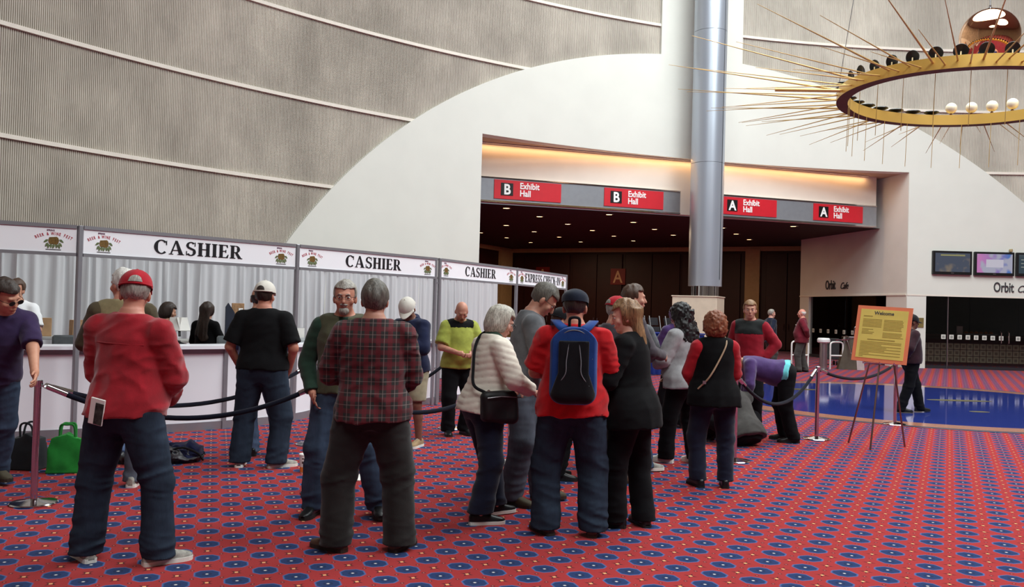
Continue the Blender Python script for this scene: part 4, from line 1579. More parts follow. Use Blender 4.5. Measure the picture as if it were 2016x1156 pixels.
for k in range(24):
    a = 2 * PI * (k + 0.3) / 24
    MB().tube([(RI * math.cos(a) * 0.995, RI * math.sin(a) * 0.995, 0.0), (RI * math.cos(a) * 0.995, RI * math.sin(a) * 0.995, -0.95)], 0.006, 5).build('hanging_wire', M_ROD, ring)
for k in range(3):
    a = rad(35 + 120 * k)
    MB().tube([(RO * math.cos(a), RO * math.sin(a), RH), ((RO - 1.2) * math.cos(a), (RO - 1.2) * math.sin(a), CEIL - RC.z)], 0.008, 6).build('suspension_cable', M_ALU, ring)
# bob
bob = thing('pendulum_bob', 'large polished rose-gold pendulum ball hanging above the gilded ring', 'pendulum', (9.17, 16.8, 7.16))
n_ = N('polished_rose_brass')
n_.set(col=srgb((232, 180, 138)), rough=0.03, metal=1.0)
MB().lathe(ball(0.54, 40), 64).build('sphere', n_.m, bob, True)
MB().lathe([(0.05, 0.535), (0.05, 0.56), (0.02, 0.58), (0.02, 0.62)], 16).build('clamp', M_CHROME, bob, True)
MB().tube([(0, 0, 0.6), (0, 0, CEIL - 7.16)], 0.012, 8).build('cable', M_ALU, bob)


# ================================================================== PEOPLE
# A figure is grown as a distance field over its posed skeleton and meshed as one closed surface; clothes and hair are fields grown over the same skeleton.
def rot3(ax, a):
    c, s = math.cos(a), math.sin(a)
    if ax == 'x':
        return np.array([[1, 0, 0], [0, c, -s], [0, s, c]])
    if ax == 'y':
        return np.array([[c, 0, s], [0, 1, 0], [-s, 0, c]])
    return np.array([[c, -s, 0], [s, c, 0], [0, 0, 1]])


class Field:
    def __init__(self, xs, ys, zs):
        self.ax = [np.asarray(a, np.float32) for a in (xs, ys, zs)]
        self.F = np.full([len(a) for a in self.ax], 0.5, np.float32)

    def view(self, lo, hi):
        sl = []
        for a, l, h in zip(self.ax, lo, hi):
            i0 = max(0, int(np.searchsorted(a, l)) - 1)
            i1 = min(len(a), int(np.searchsorted(a, h)) + 1)
            if i1 - i0 < 1:
                return None, None
            sl.append(slice(i0, i1))
        sl = tuple(sl)
        P = (self.ax[0][sl[0]][:, None, None], self.ax[1][sl[1]][None, :, None], self.ax[2][sl[2]][None, None, :])
        return sl, P

    def put(self, sl, d, k):
        A = self.F[sl]
        if k <= 0:
            self.F[sl] = np.minimum(A, d)
        else:
            h = np.maximum(k - np.abs(A - d), 0) / k
            self.F[sl] = np.minimum(A, d) - h * h * (k * 0.25)

    def cap(self, a, b, ra, rb, k=0.03, fn=None):
        a, b = np.asarray(a, float), np.asarray(b, float)
        m = max(ra, rb) + k + 0.04
        sl, P = self.view(np.minimum(a, b) - m, np.maximum(a, b) + m)
        if sl is None:
            return
        ab = b - a
        L2 = float(ab @ ab) + 1e-9
        t = ((P[0] - a[0]) * ab[0] + (P[1] - a[1]) * ab[1] + (P[2] - a[2]) * ab[2]) / L2
        t = np.clip(t, 0, 1)
        d = np.sqrt((P[0] - a[0] - t * ab[0]) ** 2 + (P[1] - a[1] - t * ab[1]) ** 2 + (P[2] - a[2] - t * ab[2]) ** 2) - (ra + (rb - ra) * t)
        if fn is not None:
            d = fn(d, P)
        self.put(sl, d, k)

    def ell(self, c, r, R=None, k=0.02, fn=None):
        c, r = np.asarray(c, float), np.asarray(r, float)
        m = max(r) + k + 0.03
        sl, P = self.view(c - m, c + m)
        if sl is None:
            return
        q = loc3(P, c, R)
        d = elld(q, r)
        if fn is not None:
            d = fn(d, q)
        self.put(sl, d, k)


def loc3(P, c, R):
    x, y, z = P[0] - c[0], P[1] - c[1], P[2] - c[2]
    if R is None:
        return x, y, z
    return (x * R[0, 0] + y * R[1, 0] + z * R[2, 0], x * R[0, 1] + y * R[1, 1] + z * R[2, 1], x * R[0, 2] + y * R[1, 2] + z * R[2, 2])


def elld(q, r):
    n = np.sqrt((q[0] / r[0]) ** 2 + (q[1] / r[1]) ** 2 + (q[2] / r[2]) ** 2)
    return (n - 1) * min(r)


def smin(a, b, k):
    h = np.maximum(k - np.abs(a - b), 0) / k
    return np.minimum(a, b) - h * h * (k * 0.25)


_LAT = np.random.RandomState(7).rand(32, 32, 32).astype(np.float32)


def vnoise(x, y, z, seed=0.0):
    """smooth value noise, about 0..1, broadcasting"""
    x, y, z = np.broadcast_arrays(np.asarray(x + seed * 3.7, np.float32), np.asarray(y + seed * 1.9, np.float32), np.asarray(z + seed * 5.3, np.float32))
    i, j, k = np.floor(x).astype(np.int32), np.floor(y).astype(np.int32), np.floor(z).astype(np.int32)
    fx, fy, fz = x - i, y - j, z - k
    fx, fy, fz = fx * fx * (3 - 2 * fx), fy * fy * (3 - 2 * fy), fz * fz * (3 - 2 * fz)
    i0, j0, k0 = i & 31, j & 31, k & 31
    i1, j1, k1 = (i + 1) & 31, (j + 1) & 31, (k + 1) & 31
    a = _LAT[i0, j0, k0] * (1 - fx) + _LAT[i1, j0, k0] * fx
    b = _LAT[i0, j1, k0] * (1 - fx) + _LAT[i1, j1, k0] * fx
    c = _LAT[i0, j0, k1] * (1 - fx) + _LAT[i1, j0, k1] * fx
    d = _LAT[i0, j1, k1] * (1 - fx) + _LAT[i1, j1, k1] * fx
    return (a * (1 - fy) + b * fy) * (1 - fz) + (c * (1 - fy) + d * fy) * fz


def ridge(x, y, z, seed=0.0):
    return 1 - np.abs(2 * vnoise(x, y, z, seed) - 1)


def surface(fld, name):
    """surface nets"""
    F = fld.F
    S = F < 0
    c = np.zeros([n - 1 for n in F.shape], np.int8)
    offs = [(i, j, k) for i in (0, 1) for j in (0, 1) for k in (0, 1)]
    nx, ny, nz = F.shape
    for (i, j, k) in offs:
        c += S[i:nx - 1 + i, j:ny - 1 + j, k:nz - 1 + k]
    act = np.argwhere((c > 0) & (c < 8))
    if len(act) == 0:
        return bpy.data.meshes.new(name)
    idx = np.full(c.shape, -1, np.int32)
    idx[act[:, 0], act[:, 1], act[:, 2]] = np.arange(len(act))
    vals = {o: F[act[:, 0] + o[0], act[:, 1] + o[1], act[:, 2] + o[2]] for o in offs}
    acc = np.zeros((len(act), 3), np.float32)
    cnt = np.zeros(len(act), np.float32)
    for ax in range(3):
        for o in offs:
            if o[ax]:
                continue
            o2 = list(o)
            o2[ax] = 1
            a, b = vals[o], vals[tuple(o2)]
            m = (a < 0) != (b < 0)
            t = np.where(m, a / np.where(m, a - b, 1), 0)
            for q in range(3):
                acc[:, q] += np.where(m, o[q] + (t if q == ax else 0), 0)
            cnt += m
    g = act + acc / cnt[:, None]
    co = np.stack([np.interp(g[:, q], np.arange(len(fld.ax[q])), fld.ax[q]) for q in range(3)], 1)
    quads = []
    for ax in range(3):
        u, w = (ax + 1) % 3, (ax + 2) % 3
        s0 = [slice(None)] * 3
        s1 = [slice(None)] * 3
        s0[ax], s1[ax] = slice(0, -1), slice(1, None)
        A, B = S[tuple(s0)], S[tuple(s1)]
        e = np.argwhere(A != B)
        ok = (e[:, u] > 0) & (e[:, w] > 0) & (e[:, u] < F.shape[u] - 1) & (e[:, w] < F.shape[w] - 1)
        e = e[ok]
        fl = A[e[:, 0], e[:, 1], e[:, 2]]
        def cell(du, dw):
            q = e.copy()
            q[:, u] -= du
            q[:, w] -= dw
            return idx[q[:, 0], q[:, 1], q[:, 2]]
        Q = np.stack([cell(1, 1), cell(0, 1), cell(0, 0), cell(1, 0)], 1)
        Q[~fl] = Q[~fl][:, ::-1]
        quads.append(Q)
    Q = np.concatenate(quads)
    Q = Q[(Q >= 0).all(1)]
    me = bpy.data.meshes.new(name)
    me.vertices.add(len(co))
    me.vertices.foreach_set('co', co.astype(np.float32).ravel())
    me.loops.add(Q.size)
    me.loops.foreach_set('vertex_index', Q.astype(np.int32).ravel())
    me.polygons.add(len(Q))
    me.polygons.foreach_set('loop_start', np.arange(0, Q.size, 4, dtype=np.int32))
    me.polygons.foreach_set('loop_total', np.full(len(Q), 4, np.int32))
    me.update(calc_edges=True)
    me.polygons.foreach_set('use_smooth', np.ones(len(Q), bool))
    return me


def axis_steps(lo, hi, base, fine=()):
    """grid coordinates with a finer step inside the given ranges"""
    out, x = [lo], lo
    while x < hi:
        st = base
        for (a, b, f) in fine:
            if a - base < x < b:
                st = min(st, f)
        x += st
        out.append(x)
    return np.array(out, np.float32)


TORSO = {  # z, half width, half depth, centre y  (for a 1.75 m figure)
    'm': [(0.80, .125, .085, .000), (0.86, .160, .110, -.006), (0.93, .172, .125, -.012), (1.00, .165, .120, -.006), (1.09, .152, .110, .004), (1.18, .155, .110, .006),
          (1.28, .168, .118, .004), (1.36, .164, .110, -.004), (1.42, .138, .088, -.012), (1.465, .092, .074, -.016), (1.50, .066, .062, -.014), (1.54, .052, .055, -.006)],
    'f': [(0.80, .130, .090, .000), (0.86, .170, .115, -.012), (0.93, .182, .130, -.018), (1.00, .165, .120, -.008), (1.09, .138, .102, .004), (1.18, .140, .105, .008),
          (1.28, .152, .122, .016), (1.36, .146, .104, .002), (1.42, .120, .080, -.010), (1.465, .080, .066, -.014), (1.50, .058, .056, -.012), (1.54, .046, .050, -.004)],
}


def ik(S, T, l1, l2, pole):
    S, T, pole = np.asarray(S, float), np.asarray(T, float), np.asarray(pole, float)
    d = T - S
    L = np.linalg.norm(d)
    mx = (l1 + l2) * 0.995
    if L > mx:
        T = S + d / L * mx
        L = mx
        d = T - S
    L = max(L, abs(l1 - l2) + 0.03)
    u = d / (np.linalg.norm(d) + 1e-9)
    a = (l1 * l1 - l2 * l2 + L * L) / (2 * L)
    h = math.sqrt(max(l1 * l1 - a * a, 0))
    p = pole - u * (pole @ u)
    n = np.linalg.norm(p)
    p = p / n if n > 1e-6 else np.array([0, 1.0, 0])
    return S + u * a + p * h, T


ARMS = {  # wrist target for the right arm (x mirrored for the left), elbow direction; in 1.75 m units from the standing frame
    'down': ((.27, .04, .86), (.3, -1, 0)),
    'front': ((.10, .27, 1.10), (1, -.5, -.5)),
    'frontlow': ((.12, .25, .98), (1, -.6, -.2)),
    'high': ((.07, .26, 1.24), (1, -.3, -.8)),
    'pocket': ((.21, .09, .93), (.8, -.9, 0)),
    'back': ((.10, -.17, .98), (1, -.3, 0)),
    'hip': ((.20, .02, .98), (1, -.5, 0)),
    'hang': ((.2, .1, .9), (.5, -1, 0)),
}


def person(label, loc, face, H=1.75, sex='m', fat=0.0, lean=0.0, side=0.0, head=(0, 0), arms=('front', 'front'), feet=None, pelvis=None, top=None, legs=None, shoes=None, hair=None,
           cap=None, skin=(214, 164, 138), wide=1.0, glasses=False, face_on=False, beard=None, hands_fine=False, twist=0.0, group='people in the lobby', hood=None, curve=0.0, tie=None):
    k = H / 1.75
    dist = math.hypot(loc[0], loc[1])
    vc = min(0.018, max(0.0082, 0.00112 * dist + 0.0026))      # cloth cell size grows with distance
    vb = min(0.024, vc * 2.3)
    vh = min(0.013, max(0.0058, 0.00092 * dist))
    rnd = random.Random(sum(map(ord, label)))
    ph = [rnd.uniform(0, 6.28) for _ in range(8)]
    w = wide
    hz = (0.92 if pelvis is None else pelvis) * k
    RT = rot3('z', -rad(twist)) @ rot3('y', rad(side)) @ rot3('x', -rad(lean))
    piv = np.array([0, 0, hz])
    if pelvis is not None:
        pass

    def tp(p):            # standing coordinates (k units) -> posed, for anything above the hips
        q = np.array([p[0] * w, p[1], p[2] - 0.92]) * k
        return piv + RT @ q
    # joints
    sw = 0.176 if sex == 'm' else 0.158
    neck = tp((0, -.012, 1.50))
    RH_ = RT @ rot3('z', -rad(head[0])) @ rot3('x', -rad(head[1]))
    hc = tp((0, .012, 1.535)) + RH_ @ np.array([0, .006, .095]) * k
    J = {}
    for s, nm, ar in ((1, 'R', arms[1]), (-1, 'L', arms[0])):
        sh = tp((s * sw, -.012, 1.405))
        if isinstance(ar, str):
            tg, pole = ARMS[ar]
            tgt = tp((s * tg[0], tg[1], tg[2])) if ar != 'hang' else sh + np.array([s * .02, .06, -.5]) * k
        else:
            tg, pole = ar
            tgt = np.array(tg, float)          # explicit wrist target in the figure's own frame, metres
        pole = RT @ np.array([s * pole[0], pole[1], pole[2]])
        el, wr = ik(sh, tgt, .29 * k, .255 * k, pole)
        J['sh' + nm], J['el' + nm], J['wr' + nm] = sh, el, wr
    if feet is None:
        feet = ((-.11, 0, 12), (.11, 0, 12))
    for s, nm, ft in ((-1, 'L', feet[0]), (1, 'R', feet[1])):
        hp = np.array([s * .088 * k * w, -.005, hz - 0.01])
        an = np.array([ft[0], ft[1], 0.085 * k + (ft[3] if len(ft) > 3 else 0)])
        fy = rad(ft[2]) * s
        fd = np.array([math.sin(fy), math.cos(fy), 0])
        kn, an = ik(hp, an, .425 * k, .415 * k, fd + np.array([s * .25, 0, 0.15]))
        J['hp' + nm], J['kn' + nm], J['an' + nm], J['fd' + nm] = hp, kn, an, fd
    tab = np.array(TORSO[sex])
    tz, tw, td, ty = (tab[:, 0] * k, tab[:, 1] * k * w, tab[:, 2] * k, tab[:, 3] * k)
    tw = tw + fat * k * 0.045 * np.exp(-((tab[:, 0] - 1.02) / .16) ** 2)
    td = td + fat * k * 0.075 * np.exp(-((tab[:, 0] - 1.08) / .15) ** 2)
    ty = ty + fat * k * 0.050 * np.exp(-((tab[:, 0] - 1.08) / .15) ** 2)

    def torso(fld, infl, zlo, zhi, kk, fn=None, flare=0.0, hang=False):
        pts = np.array([tp((sx, sy, z)) for sx in (-.3, .3) for sy in (-.28, .28) for z in (0.7, 1.6)])
        sl, P = fld.view(pts.min(0), pts.max(0))
        q = loc3(P, piv, RT)
        z = q[2] + 0.92 * k
        y = q[1]
        if curve:
            y = y + curve * np.clip(z - 1.0 * k, 0, 1) ** 2
        zc = np.clip(z, .93 * k if hang else tz[0], tz[-1])
        rx = np.interp(zc, tz, tw) + infl
        ry = np.interp(zc, tz, td) + infl
        yc = np.interp(zc, tz, ty)
        if flare:
            f = np.clip((1.15 * k - z) / (0.3 * k), 0, 1) * flare
            rx = rx + f
            ry = ry + f
        n = np.sqrt((q[0] / rx) ** 2 + ((y - yc) / ry) ** 2)
        d = (n - 1) * np.minimum(rx, ry)
        d = np.maximum(d, np.maximum(zlo - z, z - zhi))
        if fn is not None:
            d = fn(d, P, (q[0], y, z))
        fld.put(sl, d, kk)

    allp = np.array([J[n] for n in J if n[:2] in ('sh', 'el', 'wr', 'hp', 'kn', 'an')] + [hc, neck, piv])
    lo = allp.min(0) - np.array([.26, .26, .16])
    hi = allp.max(0) + np.array([.26, .26, .16])
    lo[2] = max(lo[2], -0.06) if pelvis is None else max(lo[2], -0.04)
    # ---------------- body: one closed surface
    hx = RH_ @ np.array([.1, .13, .13])
    fine = [[(hc[i] - .145 * k, hc[i] + .145 * k, vh)] for i in range(3)]
    if hands_fine:
        for nm in 'LR':
            for i in range(3):
                fine[i].append((J['wr' + nm][i] - .15, J['wr' + nm][i] + .15, 0.0065))
    fb = Field(*[axis_steps(lo[i], hi[i], vb, fine[i]) for i in range(3)])
    torso(fb, 0.0, tz[0], 1.53 * k, 0.03)
    ws = 1.0 + 0.12 * fat
    for s, nm in ((1, 'R'), (-1, 'L')):
        fb.cap(tp((s * .05, -.016, 1.455)), J['sh' + nm], .052 * k, .058 * k, .04)
        fb.cap(J['sh' + nm], J['el' + nm], .056 * k * ws, .043 * k * ws, .03)
        fb.cap(J['el' + nm], J['wr' + nm], .043 * k * ws, .029 * k, .02)
        fb.cap(J['hp' + nm], J['kn' + nm], .088 * k * ws, .058 * k, .03)
        mid = J['kn' + nm] * .65 + J['an' + nm] * .35 - J['fd' + nm] * .015
        fb.cap(J['kn' + nm], mid, .055 * k, .056 * k, .02)
        fb.cap(mid, J['an' + nm], .055 * k, .038 * k, .02)
        foot = J['an' + nm] + np.array([0, 0, -.05])
        fb.cap(foot - J['fd' + nm] * .03, foot + J['fd' + nm] * .13, .034, .028, .02)
        # hand: palm, four unequal bent fingers and a thumb from the side of the palm
        wr, el = J['wr' + nm], J['el' + nm]
        f = (wr - el) / np.linalg.norm(wr - el)
        inn = np.array([-s * 1.0, 0.2, -0.3])
        pn = inn - f * (inn @ f)
        pn /= np.linalg.norm(pn)
        sd = np.cross(f, pn) * s
        pc = wr + f * .045
        fb.cap(wr, wr + f * .03, .028, .028, .015)
        for o in (-.024, -.008, .008, .024):
            fb.cap(wr + f * .02 + sd * o * .7, wr + f * .088 + sd * o, .016, .0125, .012)
        for o, L in ((-.030, .058), (-.0105, .078), (.0095, .084), (.029, .074)):
            b0 = wr + f * .088 + sd * o
            b1 = b0 + f * L * .5 + pn * L * .12
            b2 = b1 + f * L * .36 + pn * L * .34
            fb.cap(b0, b1, .0098, .009, .004)
            fb.cap(b1, b2, .009, .0072, .003)
        t0 = wr + f * .03 + sd * .026
        t1 = t0 + f * .032 + sd * .026 + pn * .014
        t2 = t1 + f * .03 + sd * .004 + pn * .01
        fb.cap(t0, t1, .014, .0115, .01)
        fb.cap(t1, t2, .0112, .009, .003)

    def hl(p):
        return hc + RH_ @ (np.array(p) * k)
    fs = 1.0 if sex == 'm' else 0.95
    fb.cap(tp((0, -.016, 1.48)), hl((0, -.02, -.055)), .060 * k * fs, .056 * k * fs, .03)
    fb.ell(hl((0, -.014, .028)), np.array([.077, .098, .092]) * k, RH_, .02)
    fb.ell(hl((0, .026, -.038)), np.array([.060 * fs, .066, .086]) * k, RH_, .025)
    fb.ell(hl((0, .064, -.098)), np.array([.026, .022, .020]) * k, RH_, .02)
    fb.cap(hl((0, .090, .008)), hl((0, .108, -.032)), .0085 * k, .0135 * k, .012)
    fb.cap(hl((-.034, .083, .024)), hl((.034, .083, .024)), .011 * k, .011 * k, .014)
    fb.cap(hl((-.016, .090, -.068)), hl((.016, .090, -.068)), .008 * k, .008 * k, .01)
    for s in (-1, 1):
        fb.ell(hl((s * .050, .060, -.030)), np.array([.020, .018, .022]) * k, RH_, .015)
        fb.ell(hl((s * .078, -.010, -.016)), np.array([.011, .021, .033]) * k, RH_ @ rot3('z', s * .35), .008)
    me = surface(fb, 'person')
    body = obj('person', me, skinmat('skin_%d_%d_%d' % skin, skin), None, (loc[0], loc[1], 0), (0, 0, -rad(face)))
    tag(body, label, 'person', group)

    def part(name, fld, mat, parent=body):
        m2 = surface(fld, name)
        return obj(name, m2, mat, parent)

    def cloth_field(v=vc):
        return Field(*[axis_steps(lo[i] - (.03 if i < 2 else 0), hi[i] + .03, v) for i in range(3)])
    # ---------------- trousers
    if legs:
        g = cloth_field()
        loose = legs.get('loose', 0.014)
        hem = legs.get('hem', 0.045)
        short = legs.get('short')
        wz = legs.get('waist', 1.03) * k

        def wr_leg(d, P):
            z = P[2]
            a = 0.006 + 0.012 * np.exp(-((z - .48 * k) / .11) ** 2) + 0.016 * np.exp(-((z - .12) / .11) ** 2) + 0.008 * np.exp(-((z - .80 * k) / .07) ** 2)
            sl_ = 5 * P[0] * (1 if ph[0] > 3 else -1)
            f1 = ridge(4.5 * P[0], 4.5 * P[1], 15 * z + sl_, ph[1])
            f2 = ridge(9 * P[0] + 2 * z, 9 * P[1], 26 * z - sl_, ph[2])
            f3 = vnoise(14 * P[0], 14 * P[1], 3.5 * z, ph[3])
            return d + a * (.75 - f1 - .35 * f2) + .010 * (f3 - .5)
        torso(g, .011 + loose * .3, tz[0], wz, .03)
        for nm in 'LR':
            hp, kn, an, fd = J['hp' + nm], J['kn' + nm], J['an' + nm], J['fd' + nm]
            g.cap(hp, kn, .092 * k * ws + loose, .064 * k + loose, .035, wr_leg)
            if not short:
                end = an + (an - kn) / np.linalg.norm(an - kn) * .10
                ra = .058 * k + loose * 1.05
                g.cap(kn, end, .062 * k + loose, ra if not legs.get('slim') else .046 * k + loose, .03, wr_leg)
        zc = g.ax[2][None, None, :]
        if short:
            lim = J['knR'][2] * .5 + J['knL'][2] * .5 + .04
            g.F = np.maximum(g.F, lim - zc)
        elif pelvis is None:
            g.F = np.maximum(g.F, hem - zc)
        tr = part('trousers' if not short else 'shorts', g, legs['mat'])
        if legs.get('belt'):
            b = cloth_field(max(vc, .009))
            torso(b, .019 + loose * .3, wz - .035 * k, wz + .006, 0)
            part('belt', b, legs['belt'])
        for s in legs.get('pockets', ()):
            MB().box(0, 0, 0, .13 * k, .006, .14 * k, bev=.002).build('pocket', legs['mat'], tr, loc=(s * .085 * k, -.138 * k - .012, .86 * k), rot=(rad(4), 0, s * .28))
    # ---------------- upper garments, inner first
    for ti, tpz in enumerate(top or ()):
        g = cloth_field()
        inf = tpz.get('loose', .016)
        hem = tpz.get('hem', .92) * k
        ntop = tpz.get('neck', 1.505) * k
        slv = tpz.get('sleeve', 'long')
        quilt = tpz.get('quilt')
        amp = tpz.get('wrinkle', 1.0)

        def wr_top(d, P, q):
            z, x, y = q[2], q[0], q[1]
            low = np.clip((1.30 * k - z) / (.35 * k), .12, 1)
            f1 = ridge(5 * x, 4 * y, 9 * z + 5 * np.abs(x), ph[4])
            f2 = ridge(10 * x, 7 * y, 2.2 * z, ph[5])
            f3 = ridge(9 * x, 8 * y, 15 * z - 7 * x, ph[6])
            d = d + amp * (.010 * (.62 - f1) * (.35 + .65 * low) + .011 * (.6 - f2) * low + .006 * (.6 - f3))
            if quilt:
                zz = z + .035 * np.cos(10 * x)
                d = d - .008 * np.abs(np.sin(PI * zz / .052)) ** .45 + .006
            return d

        def wr_arm(d, P):
            f1 = ridge(7 * P[0], 10 * P[1], 13 * P[2], ph[0]) + .6 * ridge(16 * P[0], 16 * P[1], 24 * P[2], ph[1])
            d = d + amp * .009 * (.95 - f1)
            if quilt:
                d = d - .007 * np.abs(np.sin(PI * (P[2] + .3 * P[1]) / .048)) ** .45 + .005
            return d
        torso(g, inf, hem, ntop, .0, wr_top, tpz.get('flare', .012), True)
        sr = tpz.get('arm', .014)
        for s, nm in ((1, 'R'), (-1, 'L')):
            if slv == 'none':
                g.cap(tp((s * .06, -.016, 1.452)), tp((s * (sw - .045), -.014, 1.43)), .055 * k + inf * .6, .056 * k + inf * .6, .04)
                continue
            g.cap(tp((s * .06, -.016, 1.450)), J['sh' + nm], .050 * k + inf * .5, .056 * k + inf * .6, .035)
            if slv == 'short':
                m_ = J['sh' + nm] * .22 + J['el' + nm] * .78
                cut = m_ + (J['el' + nm] - J['sh' + nm]) * .08
                ax_ = (J['el' + nm] - J['sh' + nm])
                ax_ = ax_ / np.linalg.norm(ax_)

                def fn(d, P, c=cut, a=ax_):
                    return np.maximum(wr_arm(d, P), (P[0] - c[0]) * a[0] + (P[1] - c[1]) * a[1] + (P[2] - c[2]) * a[2])
                g.cap(J['sh' + nm], J['el' + nm], .060 * k * ws + sr, .058 * k * ws + sr * 1.3, .014, fn)
            else:
                g.cap(J['sh' + nm], J['el' + nm], .058 * k * ws + sr, .048 * k * ws + sr, .014, wr_arm)
                c = J['wr' + nm]
                ax_ = (c - J['el' + nm])
                ax_ = ax_ / np.linalg.norm(ax_)
                stop = c if slv == 'long' else J['el' + nm] + (c - J['el' + nm]) * .55

                def fn2(d, P, c=stop, a=ax_):
                    return np.maximum(wr_arm(d, P), (P[0] - c[0]) * a[0] + (P[1] - c[1]) * a[1] + (P[2] - c[2]) * a[2])
                g.cap(J['el' + nm], c, .048 * k * ws + sr, .035 * k + sr * .9, .012, fn2)
        # neckline
        if tpz.get('collar', True):
            g.cap(tp((0, -.018, 1.475)), tp((0, -.016, 1.515)), .064 * k + inf * .2, .060 * k, .02)
        q = loc3((g.ax[0][:, None, None], g.ax[1][None, :, None], g.ax[2][None, None, :]), piv, RT)
        zt = q[2] + .92 * k
        g.F = np.maximum(g.F, (zt - ntop) + .35 * np.clip(q[1], -.02, .2))
        if tpz.get('open'):      # jacket open at the front
            ow = tpz['open']
            g.F = np.maximum(g.F, np.minimum(ow * np.clip((zt - hem) / (.5 * k), .35, 1.0) - np.abs(q[0]), np.minimum(q[1] - .02, .2)))
        o = part(tpz.get('name', 'shirt'), g, tpz['mat'])
        if tpz.get('stitch'):
            # raised yoke seam across the back
            pts = []
            for j in range(15):
                x = -.15 + .30 * j / 14
                z = 1.33
                rx = np.interp(z * k, tz, tw) + inf
                ry = np.interp(z * k, tz, td) + inf
                yy = np.interp(z * k, tz, ty) - ry * math.sqrt(max(0.05, 1 - (x * k / rx) ** 2)) - .002
                pts.append(tuple(piv + RT @ np.array([x * k, yy, (z - .92) * k])))
            MB().tube(pts, .004, 6).build('yoke_seam', tpz['mat'], o, True)
        if tpz.get('panel'):
            # contrasting shoulder yoke lying over the garment
            pmat, zlo_ = tpz['panel']
            g2 = cloth_field()
            torso(g2, inf + .004, zlo_ * k, ntop + .0, 0, wr_top, tpz.get('flare', .012))
            for s, nm in ((1, 'R'), (-1, 'L')):
                g2.cap(tp((s * .06, -.016, 1.450)), J['sh' + nm] * .8 + tp((s * .06, -.016, 1.45)) * .2, .054 * k + inf * .55 + .004, .060 * k + inf * .7 + .004, .04)
            g2.F = np.maximum(g2.F, np.maximum(zlo_ * k - zt, (zt - ntop) + .35 * np.clip(q[1], -.02, .2)))
            part('yoke', g2, pmat, o)
    if tie:
        z_ = np.array([1.475, 1.44, 1.36, 1.24, 1.12, 1.06])
        wdt = [.012, .02, .022, .03, .036, .0]
        rows = []
        for zz_, w_ in zip(z_, wdt):
            yy = float(np.interp(zz_ * k, tz, ty) + np.interp(zz_ * k, tz, td)) + .034
            rows.append([tuple(piv + RT @ np.array([sx * w_, yy, (zz_ - .92) * k])) for sx in (-1, 0, 1)])
        o = MB().grid(rows).build('necktie', tie, body, True)
        o.modifiers.new('thickness', 'SOLIDIFY').thickness = .006
        bx = piv + RT @ np.array([-.085 * k, float(np.interp(1.30 * k, tz, td)) + .034, .39 * k])
        MB().box(0, 0, 0, .07, .008, .03).build('name_badge', M_PAPER, body, loc=tuple(bx), rot=(0, 0, .4))
    # ---------------- hood lying on the shoulders
    if hood:
        g = Field(*[axis_steps(neck[i] - .2, neck[i] + .2, vc) for i in range(3)])
        g.cap(tp((-.085, -.03, 1.485)), tp((0, -.11, 1.47)), .04 * k, .048 * k, .03)
        g.cap(tp((.085, -.03, 1.485)), tp((0, -.11, 1.47)), .04 * k, .048 * k, .03)
        g.cap(tp((0, -.11, 1.50)), tp((0, -.12, 1.40)), .045 * k, .05 * k, .03)
        part('hood', g, hood)
    # ---------------- hair
    if hair:
        st, hm = hair[0], hair[1]
        ext = {'long': .62, 'curly': .45}.get(st, .0)
        lo2 = hc - np.array([.22, .24, .20 + ext])
        hi2 = hc + np.array([.22, .20, .22])
        g = Field(*[axis_steps(lo2[i], hi2[i], max(vh, .006) if st not in ('long', 'curly') else max(vh, .0075)) for i in range(3)])
        P = (g.ax[0][:, None, None], g.ax[1][None, :, None], g.ax[2][None, None, :])
        q = [c_ / k for c_ in loc3(P, hc, RH_)]
        x, y, z = q
        strand = .010 * (vnoise(42 * x, 42 * y, 16 * z, ph[0]) - .5) + .012 * (vnoise(16 * x, 16 * y, 12 * z, ph[1]) - .5)
        if st == 'short':
            t = hair[2] if len(hair) > 2 else .012
            d = elld((x, y + .016, z - .030), (.079 + t, .100 + t, .094 + t * 1.3))
            side_ = np.maximum(np.maximum(y - .018, -.078 - z), np.where((np.abs(x) > .06) & (z < -.0), y + .018, -1))
            keep = np.minimum(np.maximum(.062 + .12 * np.abs(x) - z, y - .2), side_)
            d = np.maximum(d + strand, keep)
        elif st == 'fringe':     # bald crown, hair round the back and sides
            d = elld((x, y + .016, z - .024), (.086, .108, .098))
            side_ = np.maximum(np.maximum(y - .004, -.076 - z), np.where((np.abs(x) > .06) & (z < -.0), y + .022, -1))
            d = np.maximum(np.maximum(d + strand, side_), z - (hair[2] if len(hair) > 2 else .045))
        elif st in ('bob', 'puff'):
            t = .02 if st == 'bob' else .034
            d = elld((x, y + .018, z - .028), (.084 + t, .104 + t, .098 + t))
            d = smin(d, elld((x, y + .045, z + .035), (.082 + t, .078 + t, .085 + t)), .03)
            keep = np.minimum(.055 + .2 * np.abs(x) - z, np.maximum(y - .040, -.125 - z))
            n_ = 1.0 if st == 'bob' else 1.2
            d = np.maximum(d + strand * n_ + (.022 * (vnoise(34 * x, 34 * y, 34 * z, ph[3]) - .5) + .014 * (vnoise(70 * x, 70 * y, 70 * z, ph[4]) - .5) if st == 'puff' else 0), keep)
        elif st in ('long', 'curly'):
            L = hair[2] if len(hair) > 2 else .45
            t = .022 if st == 'long' else .034
            d = elld((x, y + .018, z - .028), (.082 + t, .104 + t, .098 + t))
            keep = np.minimum(.055 + .25 * np.abs(x) - z, y - .030)
            d = np.maximum(d, keep)
            # falling hair follows gravity, not the head
            gx, gy, gz = [c_ / k for c_ in loc3(P, hc, rot3('z', -rad(head[0] + twist)))]
            fall = np.clip(-gz / L, 0, 1)
            spread = (.088 + .03 * fall) if st == 'long' else (.105 + .05 * np.sin(fall * 3.0))
            dep = (.050 + .012 * fall) if st == 'long' else (.07 + .02 * fall)
